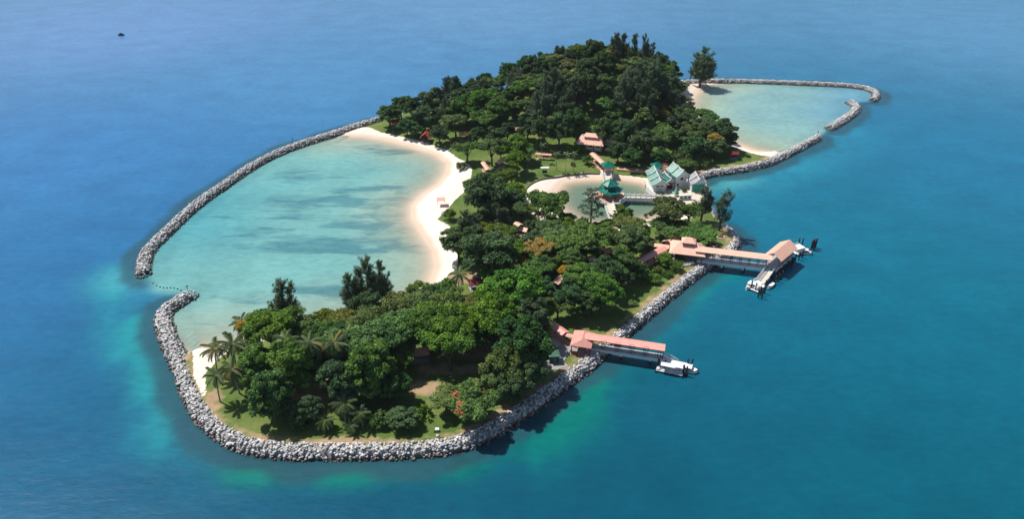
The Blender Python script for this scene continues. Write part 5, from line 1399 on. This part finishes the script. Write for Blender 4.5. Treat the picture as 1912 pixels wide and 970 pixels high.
# --- small things
q = P(817, 815, 1.7)
sg = empty('notice_board', (q.x, q.y, gzf(q.x, q.y)), .1, 'white post with dark board and white cap on the grass by the front sea wall', 'sign')
cyl('post', 'white_paint', sg, 0, 0, -.3, 2.2, .09); box('board', 'dark_glass', sg, -.75, .75, -.16, -.1, 1.15, 1.75); box('solar_panel', 'white_paint', sg, -.42, .42, -.35, .35, 2.2, 2.28); box('base', 'white_paint', sg, -.25, .25, -.25, .25, -.2, .35)
q = P(1017, 325, 1.7)
kb = empty('notice_kiosk', (q.x, q.y, gzf(q.x, q.y)), .05, 'white framed notice kiosk with a flat top on the lawn', 'sign')
box('board', 'dark_glass', kb, -.9, .9, -.1, .1, .5, 1.7); box('canopy', 'white_paint', kb, -1.6, 1.6, -.6, .6, 2.7, 2.85)
for x in (-1, 1): cyl('post', 'white_paint', kb, x, 0, -.3, 2.7, .1)
for (px, py), lab in (((352, 547), 'thin dark marker post on the hooked tip of the front sea wall'), ((1526, 255), 'thin dark marker post at the end of the breakwater beside the temple'), ((547, 268), 'thin marker post on the long curved breakwater')):
    q = P(px, py, 1.9); po = empty('marker_post', (q.x, q.y, 1.5), 0, lab, 'post')
    cyl('pole', 'dark_steel', po, 0, 0, -.6, 2.4, .07, 6); MB().box(-.18, .18, -.18, .18, 2.4, 2.75).build('lamp', 'dark_steel', po)
for (px, py), lab in (((1332, 457), 'round red flower bed with pale kerb nearest the large jetty roof'), ((1346, 442), 'round red flower bed with pale kerb close to the tip of the point'), ((1320, 425), 'round red flower bed with pale kerb under the thin casuarina')):
    q = P(px, py, 1.7); fb = empty('flower_bed', (q.x, q.y, gzf(q.x, q.y)), 0, lab, 'flower bed')
    n = 20; MB().tube([(1.15 * math.cos(2 * math.pi * i / n), 1.15 * math.sin(2 * math.pi * i / n), .1) for i in range(n + 1)], .2, 6).build('kerb', 'statue_stone', fb)
    r = np.random.RandomState(5); pos = r.uniform(-1, 1, (260, 3)) * np.array([.8, .8, .18]) + np.array([0, 0, .3]); pos = pos[(pos[:, 0] ** 2 + pos[:, 1] ** 2) < .9]
    link('flowers', cloud_mesh('flowers', leaf_quads(pos, r.normal(size=pos.shape) + np.array([0, 0, 1.2]), .22, 1.2, r), r.uniform(size=len(pos)), 'blossom_red'), fb).data.materials[0] = M['flower_red']
for px, py, lab in ((1280, 497, 'white garden bench nearest the large jetty pavilion posts'), (1291, 495, 'white garden bench by the sea wall beside the large jetty')):
    q = P(px, py, 1.7); bn = empty('garden_bench', (q.x, q.y, gzf(q.x, q.y)), .3, lab, 'bench')
    box('seat', 'white_paint', bn, -.9, .9, -.25, .25, .4, .5); box('backrest', 'white_paint', bn, -.9, .9, .22, .28, .55, .95)
    for x in (-.75, .75): box('leg', 'white_paint', bn, x - .07, x + .07, -.22, .22, -.2, .4)
q = P(838, 281, 1.5); fl_ = empty('fallen_tree', (q.x, q.y, gzf(q.x, q.y)), .9, 'pale leaning dead trunk at the beach edge below the hill', 'tree')
MB().tube([(0, 0, -.2), (1.6, 0, 1.2), (3.6, .2, 2.6)], [.28, .22, .1], 6).build('trunk', 'pale_bark', fl_); MB().tube([(1.6, 0, 1.2), (2.2, .9, 2.4)], [.12, .04], 5).build('branch', 'pale_bark', fl_)
for i in range(9):
    x, y = 286 + i * 6.5, 530 + i * 1.9 + 3 * math.sin(i * .7); q = P(x, y, 0)
    b_ = empty('buoy', (q.x, q.y, 0), 0, 'small dark float of the rope across the lagoon mouth', 'buoy', 'floats across the lagoon mouth')
    MB().tube([(0, 0, -.2), (0, 0, .05), (0, 0, .28)], [.12, .25, .1], 8).build('float', 'boat_blue', b_)
q = P(227, 66, 0); db = boat('fishing_boat', (q.x, q.y, 0), .2, 3.4, 1.2, 'tiny dark boat far out on the open sea', hull='boat_blue', mats=('boat_blue', 'dark_glass'))

if HAZE > 0:
    m, t = nt('haze')
    pv = nd(t, 'ShaderNodeVolumePrincipled'); pv.inputs['Color'].default_value = (0.80, 0.88, 1.0, 1); pv.inputs['Density'].default_value = HAZE
    o_ = t.nodes.new('ShaderNodeOutputMaterial'); t.links.new(pv.outputs[0], o_.inputs['Volume']); M['haze'] = m
    hz = MB().box(-15500, 15500, -15500, 15500, -9.5, 135).build('haze', 'haze'); tag(hz, kind='stuff')
